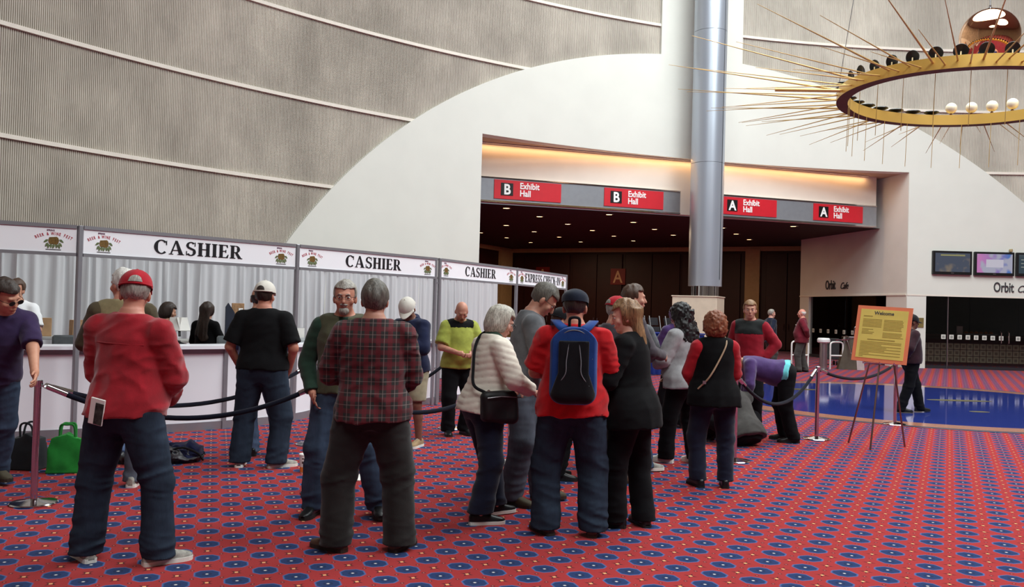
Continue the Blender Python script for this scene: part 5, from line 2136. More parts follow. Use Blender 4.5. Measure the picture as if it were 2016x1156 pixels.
            yb = -.072 - (.045 if lean < 15 else .0) * np.sin(np.clip(fall, 0, 1) * PI * .6)
            n2 = np.sqrt((gx / spread) ** 2 + ((gy - yb) / dep) ** 2)
            d2 = (n2 - 1) * dep
            d2 = np.maximum(d2, np.maximum(gz - .06, -(gz + L * (1 - .12 * np.sin(25 * gx + ph[5])))))
            d = smin(d, d2, .03)
            if st == 'curly':
                d = d + .034 * (vnoise(22 * gx, 22 * gy, 15 * gz, ph[0]) - .5) + .026 * (vnoise(52 * gx, 52 * gy, 40 * gz, ph[1]) - .5)
            else:
                d = d + .016 * (vnoise(40 * gx, 40 * gy, 4 * gz, ph[0]) - .5) + strand * .5
        g.F = (d * k).astype(np.float32)
        if cap:
            g.F = np.maximum(g.F, ((z - .046) * k).astype(np.float32))
        part('hair', g, hm)
    # ---------------- beard
    if beard:
        lo2, hi2 = hc - .2, hc + .2
        g = Field(*[axis_steps(lo2[i], hi2[i], vh) for i in range(3)])
        q = [c_ / k for c_ in loc3((g.ax[0][:, None, None], g.ax[1][None, :, None], g.ax[2][None, None, :]), hc, RH_)]
        x, y, z = q
        d = elld((x, y - .070, z + .098), (.038, .034, .034))
        mo = elld((x, y - .094, z + .052), (.034, .014, .010))
        d = np.minimum(d, mo) + .002 * np.sin(120 * x + ph[0]) * np.sin(110 * z)
        if beard[1] == 'full':
            d = smin(d, np.maximum(elld((x, y - .026, z + .045), (.066, .070, .088)), np.maximum(z + .055 - .5 * np.clip(np.abs(x) - .03, 0, 1), -.0 - y)), .015)
        g.F = (d * k).astype(np.float32)
        part('beard', g, beard[0])
    # ---------------- shoes
    if shoes:
        for nm in 'LR':
            shoe(body, J['an' + nm], J['fd' + nm], k, shoes, legs)
    Mh = Matrix(((RH_[0, 0], RH_[0, 1], RH_[0, 2], hc[0]), (RH_[1, 0], RH_[1, 1], RH_[1, 2], hc[1]), (RH_[2, 0], RH_[2, 1], RH_[2, 2], hc[2]), (0, 0, 0, 1))) @ Matrix.Scale(k, 4)
    if cap:
        ball_cap(body, Mh, *cap, hole=hair[1] if hair else None)
    if face_on:
        for s in (-1, 1):
            e = MB().lathe([(0.0105 * math.sin(PI * j / 8), -.0105 * math.cos(PI * j / 8)) for j in range(9)], 12).build('eye', plain('eye_white', (206, 198, 192), rough=.3, var=0), body, True)
            e.matrix_local = Mh @ Matrix.Translation((s * .031, .0815, .002)) @ Matrix.Diagonal((1.25, .8, .8, 1))
            i_ = MB().lathe([(0.0, .0), (.0052, .001), (.0045, .003), (0.0, .004)], 12).build('iris', plain('iris_dark', (40, 30, 26), rough=.25, var=0), e, True)
            i_.matrix_local = Matrix.Translation((0, .0090, 0)) @ Matrix.Rotation(-PI / 2, 4, 'X')
            b = MB().tube([(s * .014, .096, .021), (s * .032, .094, .026), (s * .048, .083, .021)], [.0035, .0045, .002], 6).build('eyebrow', hair[1] if hair else beard[0] if beard else hairmat('brow_brown', (70, 52, 40)), body, True)
            b.matrix_local = Mh
        m_ = MB().tube([(-.023, .0925, -.069), (0, .1000, -.067), (.023, .0925, -.069)], [.002, .0042, .002], 6).build('mouth', plain('lip', (150, 84, 76), rough=.5, var=.05), body, True)
        m_.matrix_local = Mh
    if glasses:
        gl = MB()
        for s in (-1, 1):
            gl.tube([(s * .034 + .023 * math.cos(2 * PI * j / 16), .112, .0 + .017 * math.sin(2 * PI * j / 16)) for j in range(16)], .0019, 6, closed=True)
            gl.tube([(s * .056, .111, .004), (s * .078, .07, .006), (s * .083, -.005, .0)], .002, 6)
        gl.tube([(-.011, .113, .003), (.011, .113, .003)], .0018, 6)
        o = gl.build('glasses', plain('spectacle_frame', (40, 34, 32), rough=.3, metal=.3, var=0), body, True)
        o.matrix_local = Mh
        if glasses == 'dark':
            ln = MB()
            for s in (-1, 1):
                ln.prism([(s * .034 + .023 * math.cos(2 * PI * j / 16), .017 * math.sin(2 * PI * j / 16)) for j in range(16)], .111, .113)
            o2 = ln.build('dark_lens', M_BLACK, o)
    body['height'] = H
    return body, J, tp, piv, RT, k


_shoe = {}


def shoe_mesh():
    """upper, sole and lace meshes of one shoe; heel at y -0.085, toe at y 0.205, ankle over the origin"""
    if _shoe:
        return _shoe
    ys = [-.085, -.078, -.055, -.02, .02, .06, .10, .14, .17, .192, .205]
    wd = [.018, .030, .036, .037, .036, .038, .043, .045, .041, .030, .012]
    ht = [.070, .086, .094, .098, .098, .088, .072, .060, .053, .046, .034]
    m = MB()
    rows = []
    for y, w, h in zip(ys, wd, ht):
        r = []
        for j in range(13):
            a = PI * j / 12
            c, s = math.cos(a), math.sin(a)
            r.append((w * (abs(c) ** .6) * (1 if c >= 0 else -1), y, .018 + (h - .018) * (s ** .75)))
        rows.append(r)
    m.grid(rows)
    for r in (rows[0], rows[-1]):
        m.add(r, [tuple(range(13))])
    _shoe['upper'] = m
    m = MB()
    out = []
    for y, w in zip(ys, wd):
        out.append((w + .004, y))
    poly = [(x, y) for x, y in out] + [(-x, y) for x, y in out[::-1]]
    m.prism(poly, 0.0, .026, 'xy')
    _shoe['sole'] = m
    m = MB()
    for j in range(4):
        y = .035 + .02 * j
        z = .093 - .0085 * j
        m.tube([(-.019, y, z - .007), (0, y + .006, z + .003), (.019, y, z - .007)], .0032, 6)
    _shoe['lace'] = m
    return _shoe


_shoe_me = {}


def shoe(body, an, fd, k, spec, legs):
    up, sole, lace = spec
    parts = shoe_mesh()
    yaw = math.atan2(-fd[0], fd[1])
    key = (up.name, sole.name)
    if key not in _shoe_me:
        a = parts['upper'].mesh('shoe', True, True, 60)
        a.materials.append(up)
        b = parts['sole'].mesh('sole')
        b.materials.append(sole)
        c = None
        if lace:
            c = parts['lace'].mesh('laces', True)
            c.materials.append(lace)
        _shoe_me[key] = (a, b, c)
    a, b, c = _shoe_me[key]
    o = obj('shoe', a, None, body, (an[0], an[1], an[2] - .085 * k), (0, 0, yaw))
    o.scale = (k * 1.02, k * 1.02, k)
    obj('sole', b, None, o)
    if c:
        obj('laces', c, None, o)


def ball_cap(body, Mh, mat, brim_mat=None, back=False, closed=False, hole=None):
    """six-panel cap with brim; closed = soft flat crown"""
    m = MB()
    rows = []
    n = 28
    for j in range(9):
        e = rad(-6 + 96 * j / 8)
        r = []
        for i in range(n + 1):
            a = 2 * PI * i / n
            rib = 1 - .022 * abs(math.cos(3 * a)) ** 20
            cz = .100 if not closed else .088
            bul = 1.0 if not closed else 1.0 + .10 * math.cos(e) * math.sin(max(0, e) * 1.8)
            r.append((.094 * math.cos(e) * math.cos(a) * rib * bul, -.012 + .116 * math.cos(e) * math.sin(a) * rib * bul, .038 + cz * math.sin(e)))
        rows.append(r)
    m.grid(rows)
    o = m.build('cap', mat, body, True, sharp=180)
    o.matrix_local = Mh @ Matrix.Rotation(PI if back else 0, 4, 'Z') @ Matrix.Rotation(rad(-4), 4, 'X') @ Matrix.Diagonal((1.05, 1.04, 1.06, 1))
    b = MB()
    rows = []
    for j in range(6):
        t = j / 5
        r = []
        for i in range(15):
            a = rad(22 + 136 * i / 14)
            rr_ = 1.0 + t * .62 * math.sin(a) ** 2.2
            x = .094 * math.cos(a) * (1 + .02 * t)
            y = -.012 + .116 * math.sin(a) * rr_
            r.append((x, y, .034 - .30 * x * x * 10 * t * .35 - .018 * t))
        rows.append(r)
    b.grid(rows)
    me = b.mesh('brim', True)
    br = obj('brim', me, brim_mat or mat, o)
    sol = br.modifiers.new('thickness', 'SOLIDIFY')
    sol.thickness = .004
    if not closed:
        MB().lathe([(0.0, .008), (.007, .005), (.009, 0.0)], 10, (0, -.012, .137)).build('button', mat, o, True)
        hp = MB()
        rows = []
        for j in range(6):
            r = []
            for i in range(13):
                t = -1 + i / 6
                a_ = rad(270 + 24 * t)
                e_ = rad(3 + 23 * (j / 5) * math.sqrt(max(0.0, 1 - t * t)))
                r.append((.0955 * math.cos(e_) * math.cos(a_), -.012 + .118 * math.cos(e_) * math.sin(a_), .038 + .1015 * math.sin(e_)))
            rows.append(r)
        hp.grid(rows)
        hp.build('back_opening', hole or M_BLACK, o, True, sharp=180)
        st = MB()
        st.tube([(.096 * math.cos(a_), -.012 + .118 * math.sin(a_), .034) for a_ in [rad(200 + 140 * i / 12) for i in range(13)]], .0035, 6)
        st.build('back_band', brim_mat or mat, o, True)


# ---- cloth colours
J_NAVY = denim('indigo_denim', (36, 45, 58))
J_BLUE = denim('mid_blue_denim', (54, 67, 86))
J_LIGHT = denim('worn_blue_denim', (80, 96, 122))
J_GREY = denim('grey_denim', (72, 76, 86))
T_BLACK = fabric('black_trouser_cloth', (16, 16, 19), sheen=.02)
T_CHAR = fabric('charcoal_trouser_cloth', (37, 35, 34))
T_NAVY = fabric('navy_trouser_cloth', (26, 30, 48))
T_KHAKI = fabric('khaki_short_cloth', (150, 140, 116))
T_GREY = fabric('grey_trouser_cloth', (70, 68, 66))
F_RED = fabric('dark_red_fleece', (152, 26, 38), sheen=.35)
F_BLACK = fabric('black_knit', (14, 14, 16), sheen=.02)
F_BLACKT = fabric('black_jersey', (18, 18, 20), sheen=.02)
F_KHAKI = fabric('khaki_vest_cloth', (134, 122, 90))
F_OLIVE = fabric('olive_shirt_cloth', (78, 68, 50))
F_GREEN = fabric('green_jacket_cloth', (40, 62, 50))
F_MOSS = fabric('moss_vest_cloth', (74, 74, 56))
F_NAVY = fabric('navy_hoodie_cloth', (28, 34, 62))
F_LIME = fabric('lime_shirt_cloth', (158, 164, 74))
F_WHITEQ = fabric('white_quilted_nylon', (226, 218, 204), var=.04, bump=.1, sheen=.0)
F_GREYJ = fabric('grey_jacket_cloth', (96, 98, 102))
F_PALE = fabric('pale_blue_shirt_cloth', (176, 190, 206))
F_SCARLET = fabric('scarlet_polo_cloth', (190, 28, 34))
F_SLATE = fabric('slate_jacket_cloth', (74, 68, 74))
F_LGREY = fabric('light_grey_cardigan', (158, 158, 160))
F_REDSL = fabric('red_sleeve_knit', (176, 34, 46))
F_PURPLE = fabric('purple_fleece', (74, 52, 104), sheen=.3)
F_DPURP = fabric('dark_purple_jersey', (52, 38, 72))
F_CYAN = fabric('turquoise_jersey', (110, 206, 214))
F_DGREY = fabric('dark_grey_sweater', (66, 64, 62))
F_SUIT = fabric('navy_suit_cloth', (28, 34, 52))
F_BURG = fabric('burgundy_blazer_cloth', (106, 30, 44))
F_WHITE = fabric('white_shirt_cloth', (226, 226, 228), var=.03)
F_GUARD = fabric('dark_maroon_uniform', (48, 26, 34))
F_RBLK = fabric('black_fleece_panel', (36, 40, 40))
F_RRED = fabric('crimson_fleece', (146, 26, 42))
F_BLUE = fabric('blue_shirt_cloth', (70, 86, 126))
B_BELT = plain('brown_belt_leather', (52, 40, 32), rough=.5)
H_GREY = hairmat('grey_hair', (130, 124, 116), (186, 180, 170))
H_DGREY = hairmat('dark_grey_hair', (66, 62, 57), (116, 110, 101))
H_WHITE = hairmat('white_hair', (216, 210, 204), (240, 236, 230))
H_BROWN = hairmat('brown_hair', (66, 46, 34))
H_DBROWN = hairmat('dark_brown_hair', (44, 32, 26))
H_BLACK = hairmat('black_hair', (14, 12, 14), (30, 26, 28))
H_AUBURN = hairmat('auburn_hair', (112, 58, 38), (156, 92, 60))
H_LBROWN = hairmat('light_brown_hair', (104, 74, 50), (168, 128, 88))
H_SILVER = hairmat('silver_bob_hair', (156, 150, 138), (214, 208, 194))
S_WHITE = plain('white_shoe_leather', (222, 220, 214), rough=.5)
S_BLACK = plain('black_shoe_leather', (20, 20, 22), rough=.4)
S_BROWN = plain('brown_shoe_leather', (80, 56, 42), rough=.5)
S_OLIVE = plain('olive_suede', (70, 62, 48), rough=.85)
S_GREYR = plain('grey_running_mesh', (150, 146, 138), rough=.7, var=.3, scale=30)
S_TAN = plain('tan_suede', (150, 124, 92), rough=.85)
SO_WHITE = plain('white_rubber', (226, 224, 216), rough=.6)
SO_BLACK = plain('black_rubber', (24, 24, 24), rough=.7)
SO_BROWN = plain('brown_rubber', (48, 36, 28), rough=.7)
C_RED = fabric('red_cap_cotton', (168, 28, 42))
C_WHITE = fabric('white_cap_cotton', (214, 208, 198), var=.06)
C_NAVY = fabric('navy_cap_cotton', (28, 34, 48))
C_BLACK = fabric('black_cap_cotton', (24, 24, 28))


def plaid_material():
    n = N('dark_red_plaid')
    X, Y, Z = n.sep(n.coord())

    def band(c, per, w, off=0.0):
        f = n.math('ABSOLUTE', n.math('SUBTRACT', n.math('FRACT', n.math('ADD', n.math('DIVIDE', c, per), off + 50)), .5))
        return n.math('LESS_THAN', f, w)
    base = srgb((46, 43, 43))
    c = n.mix(n.math('MULTIPLY', band(X, .075, .20), .5), base, srgb((108, 30, 40)))
    c = n.mix(n.math('MULTIPLY', band(Z, .075, .20), .45), c, srgb((104, 30, 40)))
    c = n.mix(n.math('MULTIPLY', band(X, .075, .035, .5), .42), c, srgb((140, 122, 118)))
    c = n.mix(n.math('MULTIPLY', band(Z, .075, .035, .5), .36), c, srgb((140, 122, 118)))
    n.set(col=c, rough=.92, spec=.15, sheen=.15)
    n.bump(n.noise(n.coord(), 180, 2), .2, .003)
    return n.m


M_PLAID = plaid_material()


def printed_shirt_material():
    """white jersey with an oval yellow and brown print on the chest"""
    n = N('printed_white_jersey')
    X, Y, Z = n.sep(n.coord())
    ex = n.math('DIVIDE', X, .10)
    ez = n.math('DIVIDE', n.math('SUBTRACT', Z, 1.16), .15)
    r = n.math('SQRT', n.math('ADD', n.math('MULTIPLY', ex, ex), n.math('MULTIPLY', ez, ez)))
    front = n.math('GREATER_THAN', Y, .02)
    f = n.noise(n.coord(), 22.0, 3.0)
    pic = n.mix(n.ramp(f, .42, .6), srgb((214, 170, 62)), srgb((110, 80, 50)))
    edge = n.math('GREATER_THAN', r, .8)
    pic = n.mix(edge, pic, srgb((96, 92, 88)))
    n.set(col=n.mix(n.math('MULTIPLY', front, n.math('LESS_THAN', r, 1.0)), srgb((226, 226, 228)), pic), rough=.9, spec=.15)
    return n.m


M_PRINT = printed_shirt_material()
SKIN = (206, 152, 126)
SKIN_D = (110, 76, 60)
run = (S_GREYR, SO_WHITE, SO_WHITE)
wht = (S_WHITE, SO_WHITE, SO_WHITE)
blk = (S_BLACK, SO_BLACK, S_BLACK)
brn = (S_BROWN, SO_BROWN, S_BROWN)
olv = (S_OLIVE, SO_BROWN, None)
slip = (S_BLACK, SO_WHITE, None)

# ---- left group
person('man in purple shirt at the left picture edge, hand on the stanchion', (-4.27, 7.17), 138, 1.84, lean=31, head=(-25, -4), skin=SKIN, glasses='dark', hands_fine=True,
       arms=(((-.15, .72, .97), (.6, -.6, -.6)), 'down'), feet=((-.13, -.3, 10), (.13, -.36, 12)), hair=('short', H_DBROWN, .016),
       top=[dict(mat=F_DPURP, sleeve='short', hem=.88, loose=.03)], legs=dict(mat=J_BLUE, loose=.018), shoes=olv)
person('bearded man in white T-shirt with printed yellow picture behind the counter', (-6.12, 10.72), 168, 1.80, head=(4, 6), skin=(196, 146, 122), face_on=True, beard=(H_BROWN, 'goatee'),
       arms=('front', 'frontlow'), hair=('short', H_BROWN, .016), top=[dict(mat=M_PRINT, sleeve='short', hem=.88, loose=.026)], legs=dict(mat=J_NAVY), shoes=blk)
person('white-haired man in khaki vest facing the counter', (-3.34, 7.45), -22, 1.86, head=(-38, 4), skin=(214, 150, 130), fat=.5, arms=('front', 'front'), feet=((-.13, .02, 15), (.13, 0, 15)),
       hair=('short', H_WHITE, .012), top=[dict(mat=F_OLIVE, hem=.95, loose=.018, sleeve='long', arm=.022), dict(mat=F_KHAKI, hem=.90, loose=.036, sleeve='none', name='vest')],
       legs=dict(mat=J_GREY, loose=.018), shoes=run)
RF = person('man in dark red fleece and red cap seen from behind', (-2.34, 5.30), 8, 1.77, side=2.5, fat=.6, wide=1.10, head=(-28, 10), skin=(200, 140, 120), arms=('frontlow', 'frontlow'), hands_fine=False,
            feet=((-.235, .02, 52), (.215, .05, 42)), hair=('short', H_GREY, .006), cap=(C_RED,),
            top=[dict(mat=F_RED, hem=.90, loose=.030, arm=.024, stitch=True, wrinkle=2.2)], legs=dict(mat=J_NAVY, loose=.034), shoes=run)
person('dark-haired person in black behind the counter, beside the open binder', (-4.63, 11.62), 60, 1.56, 'f', head=(0, 14), arms=('front', 'front'), hair=('bob', H_DBROWN),
       top=[dict(mat=F_BLACK, hem=.86, loose=.024)], legs=dict(mat=T_BLACK), shoes=blk)
person('woman with long dark hair and black top behind the counter', (-4.22, 12.0), 14, 1.57, 'f', fat=.3, head=(0, 8), arms=('front', 'frontlow'), hair=('long', H_DBROWN, .42),
       top=[dict(mat=F_BLACK, hem=.84, loose=.022)], legs=dict(mat=T_BLACK), shoes=blk)
person('balding man in blue shirt half hidden beside the white cap', (-2.66, 9.12), -6, 1.77, fat=.3, head=(-5, 4), skin=SKIN, arms=('front', 'front'), hair=('fringe', H_DBROWN, .03),
       feet=((-.02, .02, 10), (.26, 0, 10)), top=[dict(mat=F_BLUE, hem=.90, loose=.022)], legs=dict(mat=J_LIGHT), shoes=blk)
person('man in black T-shirt, white cap and blue jeans seen from behind', (-2.43, 8.52), -2, 1.80, fat=.5, wide=1.12, head=(8, 0), skin=(196, 134, 112), arms=('pocket', 'pocket'),
       feet=((-.19, .0, 8), (.17, -.02, 55)), hair=('short', H_DBROWN, .006), cap=(C_WHITE,),
       top=[dict(mat=F_BLACKT, sleeve='short', hem=.93, loose=.030, arm=.02, collar=False)], legs=dict(mat=J_NAVY, loose=.038, belt=B_BELT), shoes=run)

# ---- centre group
person('man in green jacket with glasses and grey beard facing the camera', (-1.28, 6.66), 176, 1.79, head=(-2, 2), skin=(198, 140, 118), glasses=True, face_on=True, beard=(H_GREY, 'goatee'),
       arms=('pocket', 'pocket'), feet=((-.30, 0, 10), (.19, -.02, 14)), hair=('short', H_GREY, .008),
       top=[dict(mat=F_GREEN, hem=.98, loose=.020, arm=.018), dict(mat=F_MOSS, hem=.92, loose=.036, sleeve='none', name='vest', open=.03)], legs=dict(mat=J_BLUE, loose=.034), shoes=blk)
person('man in dark red plaid shirt seen from behind', (-.90, 5.70), -6, 1.77, fat=.35, wide=1.08, head=(6, 2), skin=(186, 136, 116), arms=('front', 'frontlow'),
       feet=((-.21, .03, 52), (.20, .05, 28)), hair=('short', H_DGREY, .013),
       top=[dict(mat=M_PLAID, hem=.86, loose=.036, arm=.026, stitch=True, wrinkle=2.2)], legs=dict(mat=T_CHAR, loose=.044), shoes=brn)
person('man in white cap and navy hoodie wearing khaki shorts', (-1.14, 10.06), -150, 1.72, fat=.4, lean=6, head=(-18, 34), skin=(132, 92, 76), arms=('high', 'high'), hood=F_NAVY,
       feet=((-.13, 0, 10), (.14, .05, 10)), hair=('short', H_BLACK, .006), cap=(C_WHITE,),
       top=[dict(mat=F_NAVY, hem=.88, loose=.040, arm=.028)], legs=dict(mat=T_KHAKI, short=True, loose=.034), shoes=(S_TAN, SO_WHITE, SO_WHITE))
person('bald man in lime green and black shirt looking down', (-.66, 11.0), 158, 1.70, fat=.6, lean=4, head=(8, 30), skin=(206, 150, 128), face_on=True, beard=(H_LBROWN, 'goatee'), arms=('front', 'front'),
       top=[dict(mat=F_LIME, sleeve='short', hem=.88, loose=.028, arm=.022, panel=(F_BLACKT, 1.405))], legs=dict(mat=T_BLACK, loose=.026), shoes=blk)
WJ = person('woman with silver bob in white quilted jacket', (-.20, 6.68), 62, 1.64, 'f', fat=.55, wide=1.12, lean=9, head=(10, 12), skin=(214, 164, 146), glasses=True, face_on=True,
            arms=('front', ((.20, .30, 1.0), (.8, -.8, -.2))), feet=((-.06, .16, 8), (.16, -.08, 12)), hair=('bob', H_SILVER),
            top=[dict(mat=F_GREEN, hem=1.2, loose=.012, name='scarf_collar', neck=1.53, sleeve='none'), dict(mat=F_WHITEQ, hem=.86, loose=.034, arm=.026, quilt=True, name='quilted_jacket', wrinkle=.6)],
            legs=dict(mat=T_NAVY, loose=.030, hem=.085), shoes=slip)
person('tall grey-haired man in grey jacket with glasses, head bowed', (.10, 7.30), 84, 1.86, lean=8, head=(6, 34), skin=(200, 150, 128), glasses=True, face_on=True, arms=('front', 'front'),
       feet=((-.02, .20, 10), (.12, -.08, 40)), hair=('short', H_DGREY, .012), top=[dict(mat=F_GREYJ, hem=.84, loose=.034, arm=.026)], legs=dict(mat=J_GREY, loose=.034), shoes=olv)
person('man in black cap and pale blue shirt behind the backpack man', (.46, 8.35), 82, 1.62, head=(0, 10), skin=(200, 150, 128), face_on=True, arms=('front', 'front'), hair=('short', H_BROWN, .006), cap=(C_BLACK,),
       top=[dict(mat=F_PALE, hem=.88, loose=.024)], legs=dict(mat=T_BLACK, loose=.024), shoes=blk)
BP = person('man in scarlet shirt and navy cap wearing a blue backpack', (.46, 6.30), 4, 1.76, fat=.6, wide=1.08, head=(4, 4), skin=(196, 138, 116), arms=('front', 'front'),
            feet=((-.17, -.02, 30), (.17, -.02, 8)), hair=('short', H_DBROWN, .006), cap=(C_NAVY, C_NAVY, False, True),
            top=[dict(mat=F_SCARLET, sleeve='short', hem=.86, loose=.034, arm=.024, wrinkle=1.9)], legs=dict(mat=J_NAVY, loose=.042), shoes=brn)
person('man in red cap and slate jacket beyond the brown-haired woman', (.98, 8.25), 48, 1.74, fat=.3, head=(14, 10), skin=(206, 150, 130), face_on=True, arms=('front', 'front'), hair=('short', H_GREY, .008), cap=(C_RED,),
       top=[dict(mat=F_SLATE, hem=.86, loose=.034, arm=.024)], legs=dict(mat=T_CHAR, loose=.02), shoes=brn)
person('tall dark-haired man behind the red cap, only his head showing', (1.22, 8.75), 78, 1.88, head=(6, 0), skin=(206, 156, 134), arms=('front', 'front'), hair=('short', H_BROWN, .014),
       feet=((-.02, .18, 10), (.10, -.1, 12)), top=[dict(mat=F_SLATE, hem=.86, loose=.024)], legs=dict(mat=J_BLUE, loose=.02), shoes=run)
person('grey-brown haired person just behind the brown-haired woman', (1.30, 9.35), 30, 1.76, head=(0, 6), arms=('front', 'front'), hair=('short', H_DGREY, .016), top=[dict(mat=F_GREYJ, hem=.86, loose=.024)],
       legs=dict(mat=T_BLACK, loose=.02), shoes=blk)
person('woman with long brown hair in black cardigan, face in profile', (.93, 6.52), -62, 1.70, 'f', fat=.5, wide=1.1, lean=4, head=(-22, 8), skin=(222, 172, 152), face_on=True, arms=('front', 'frontlow'),
       feet=((-.05, .10, 10), (.12, -.06, 45)), hair=('long', H_LBROWN, .32),
       top=[dict(mat=F_LIME, hem=1.0, loose=.012, name='yellow_top'), dict(mat=F_BLACK, hem=.78, loose=.034, arm=.024, name='cardigan', open=.06, flare=.03)], legs=dict(mat=T_BLACK, loose=.026), shoes=(S_BLACK, SO_BLACK, SO_WHITE))

# ---- right group
person('woman with black curly hair in light grey cardigan', (1.88, 9.36), -48, 1.70, 'f', fat=.7, wide=1.12, lean=4, head=(12, 4), skin=(176, 128, 106), arms=('front', 'frontlow'),
       feet=((-.10, .14, 15), (.12, -.08, 20)), hair=('curly', H_BLACK, .34), top=[dict(mat=F_LGREY, hem=.84, loose=.034, arm=.026, flare=.03)], legs=dict(mat=T_BLACK, loose=.026), shoes=wht)
person('person in purple hooded top behind the grey cardigan', (2.32, 12.2), -20, 1.70, 'f', head=(0, 0), arms=('front', 'front'), hair=('bob', F_PURPLE), top=[dict(mat=F_PURPLE, hem=.86, loose=.026)], legs=dict(mat=T_BLACK), shoes=blk)
VW = person('woman with auburn hair in black vest with red sleeves', (1.92, 8.15), -4, 1.62, 'f', fat=.5, wide=1.1, head=(6, 4), skin=SKIN, arms=('frontlow', 'frontlow'),
            feet=((-.13, .0, 12), (.12, -.02, 14)), hair=('puff', H_AUBURN),
            top=[dict(mat=F_REDSL, hem=.98, loose=.014, arm=.016), dict(mat=F_BLACK, hem=.82, loose=.034, sleeve='none', name='vest', flare=.02)], legs=dict(mat=T_NAVY, loose=.022, hem=.06), shoes=blk)
person('man in crimson and black fleece jacket looking towards the camera', (3.36, 12.2), -152, 1.81, head=(-14, 2), skin=(206, 156, 134), face_on=True, arms=('hip', 'back'), hair=('short', H_LBROWN, .014),
       top=[dict(mat=F_RRED, hem=.84, loose=.036, arm=.026, panel=(F_RBLK, 1.30))], legs=dict(mat=T_BLACK), shoes=blk)
person('person in purple fleece bending over with turquoise shirt showing', (3.56, 11.22), -78, 1.66, 'f', fat=.5, wide=1.1, lean=78, head=(0, 20), arms=('hang', 'hang'), feet=((-.12, -.1, 8), (.12, -.02, 8)),
       hair=('bob', H_DBROWN), top=[dict(mat=F_CYAN, hem=.90, loose=.020, name='undershirt'), dict(mat=F_PURPLE, hem=.97, loose=.030, arm=.022)], legs=dict(mat=T_BLACK, loose=.024, waist=.98), shoes=blk)
person('person in dark grey sitting hunched on the carpet', (2.93, 10.72), -24, 1.70, fat=.7, wide=1.14, lean=34, head=(0, 26), pelvis=.16, arms=(((-.14, .48, .42), (1, -.4, .3)), ((.14, .48, .42), (1, -.4, .3))),
       feet=((-.14, .56, 8), (.14, .56, 8)), hair=('fringe', H_LBROWN, .05), top=[dict(mat=F_DGREY, hem=.84, loose=.040, arm=.03)], legs=dict(mat=T_BLACK, loose=.024), shoes=blk)
person('grey-haired man in navy suit and tie in the lobby', (7.64, 25.5), 74, 1.79, head=(6, 0), skin=(214, 164, 146), face_on=True, arms=('down', 'back'), hair=('short', H_GREY, .008),
       top=[dict(mat=F_WHITE, hem=1.0, loose=.012), dict(mat=F_SUIT, hem=.80, loose=.030, arm=.020, name='blazer', open=.05)], legs=dict(mat=T_GREY, loose=.022), shoes=blk, tie=F_DPURP)
person('white-haired man in burgundy blazer beside the bollard', (8.42, 25.1), -66, 1.82, fat=.7, wide=1.1, head=(-6, 0), skin=(220, 150, 132), face_on=True, arms=('back', 'pocket'), hair=('fringe', H_WHITE, .05),
       feet=((-.12, .06, 8), (.15, -.1, 10)), top=[dict(mat=F_WHITE, hem=1.0, loose=.012), dict(mat=F_BURG, hem=.82, loose=.034, arm=.024, name='blazer', open=.05)], legs=dict(mat=T_GREY, loose=.026), shoes=blk, tie=F_SUIT)
person('security guard in dark uniform and cap behind the welcome board', (6.93, 15.02), 88, 1.68, fat=.3, head=(0, 4), skin=SKIN_D, face_on=True, arms=('pocket', 'back'), feet=((-.08, .22, 6), (.08, -.2, 8)), hair=('short', H_BLACK, .004),
       cap=(C_BLACK,), top=[dict(mat=F_GUARD, hem=.90, loose=.036, arm=.024)], legs=dict(mat=T_BLACK, loose=.022), shoes=blk)


# ================================================================== THINGS PEOPLE CARRY, BAGS ON THE FLOOR
def carried(name, label, cat, owner):
    b = owner[0]
    t = thing(name, label, cat, b.location, b.rotation_euler[2])
    return t


def blob(fn, lo, hi, v):
    g = Field(*[axis_steps(lo[i], hi[i], v) for i in range(3)])
    P = (g.ax[0][:, None, None], g.ax[1][None, :, None], g.ax[2][None, None, :])
    g.F = np.broadcast_to(fn(*P), g.F.shape).astype(np.float32).copy()
    return g


def rbox(x, y, z, h, r):
    qx, qy, qz = np.abs(x) - h[0] + r, np.abs(y) - h[1] + r, np.abs(z) - h[2] + r
    return np.sqrt(np.maximum(qx, 0) ** 2 + np.maximum(qy, 0) ** 2 + np.maximum(qz, 0) ** 2) + np.minimum(np.maximum(qx, np.maximum(qy, qz)), 0) - r


# blue backpack
N_BLUE = fabric('blue_pack_nylon', (34, 66, 130), var=.08)
N_BLACK = fabric('black_pack_nylon', (18, 18, 22), var=.08)
N_PIPE = plain('grey_piping', (120, 124, 130), rough=.5)
bp = carried('backpack', 'blue and black backpack worn by the man in the scarlet shirt', 'backpack', BP)
cy_, cz_ = -.255, 1.235
arch_ = lambda x, y, z: rbox(x, y - cy_, z - cz_, (.165, .095, .275), .09)
body_f = lambda x, y, z: np.maximum(arch_(x, y, z), (np.sqrt(x ** 2 + np.maximum(z - cz_ - .09, 0) ** 2) - .178)) + .006 * (vnoise(12 * x, 12 * y, 12 * z, 2) - .5)
obj('main_bag', surface(blob(lambda x, y, z: np.maximum(body_f(x, y, z), -(y - cy_) - .06), (-.25, -.45, .9), (.25, -.05, 1.6), .008), 'main_bag'), N_BLUE, bp)
obj('front_pocket', surface(blob(lambda x, y, z: np.maximum(body_f(x, y + .012, z), np.maximum(np.maximum((y - cy_) + .05, np.abs(x) * 1.0 - .105 - .35 * np.clip(cz_ - .05 - z, 0, .2)), z - cz_ - .17)), (-.25, -.45, .9), (.25, -.05, 1.6), .008), 'front_pocket'), N_BLACK, bp)
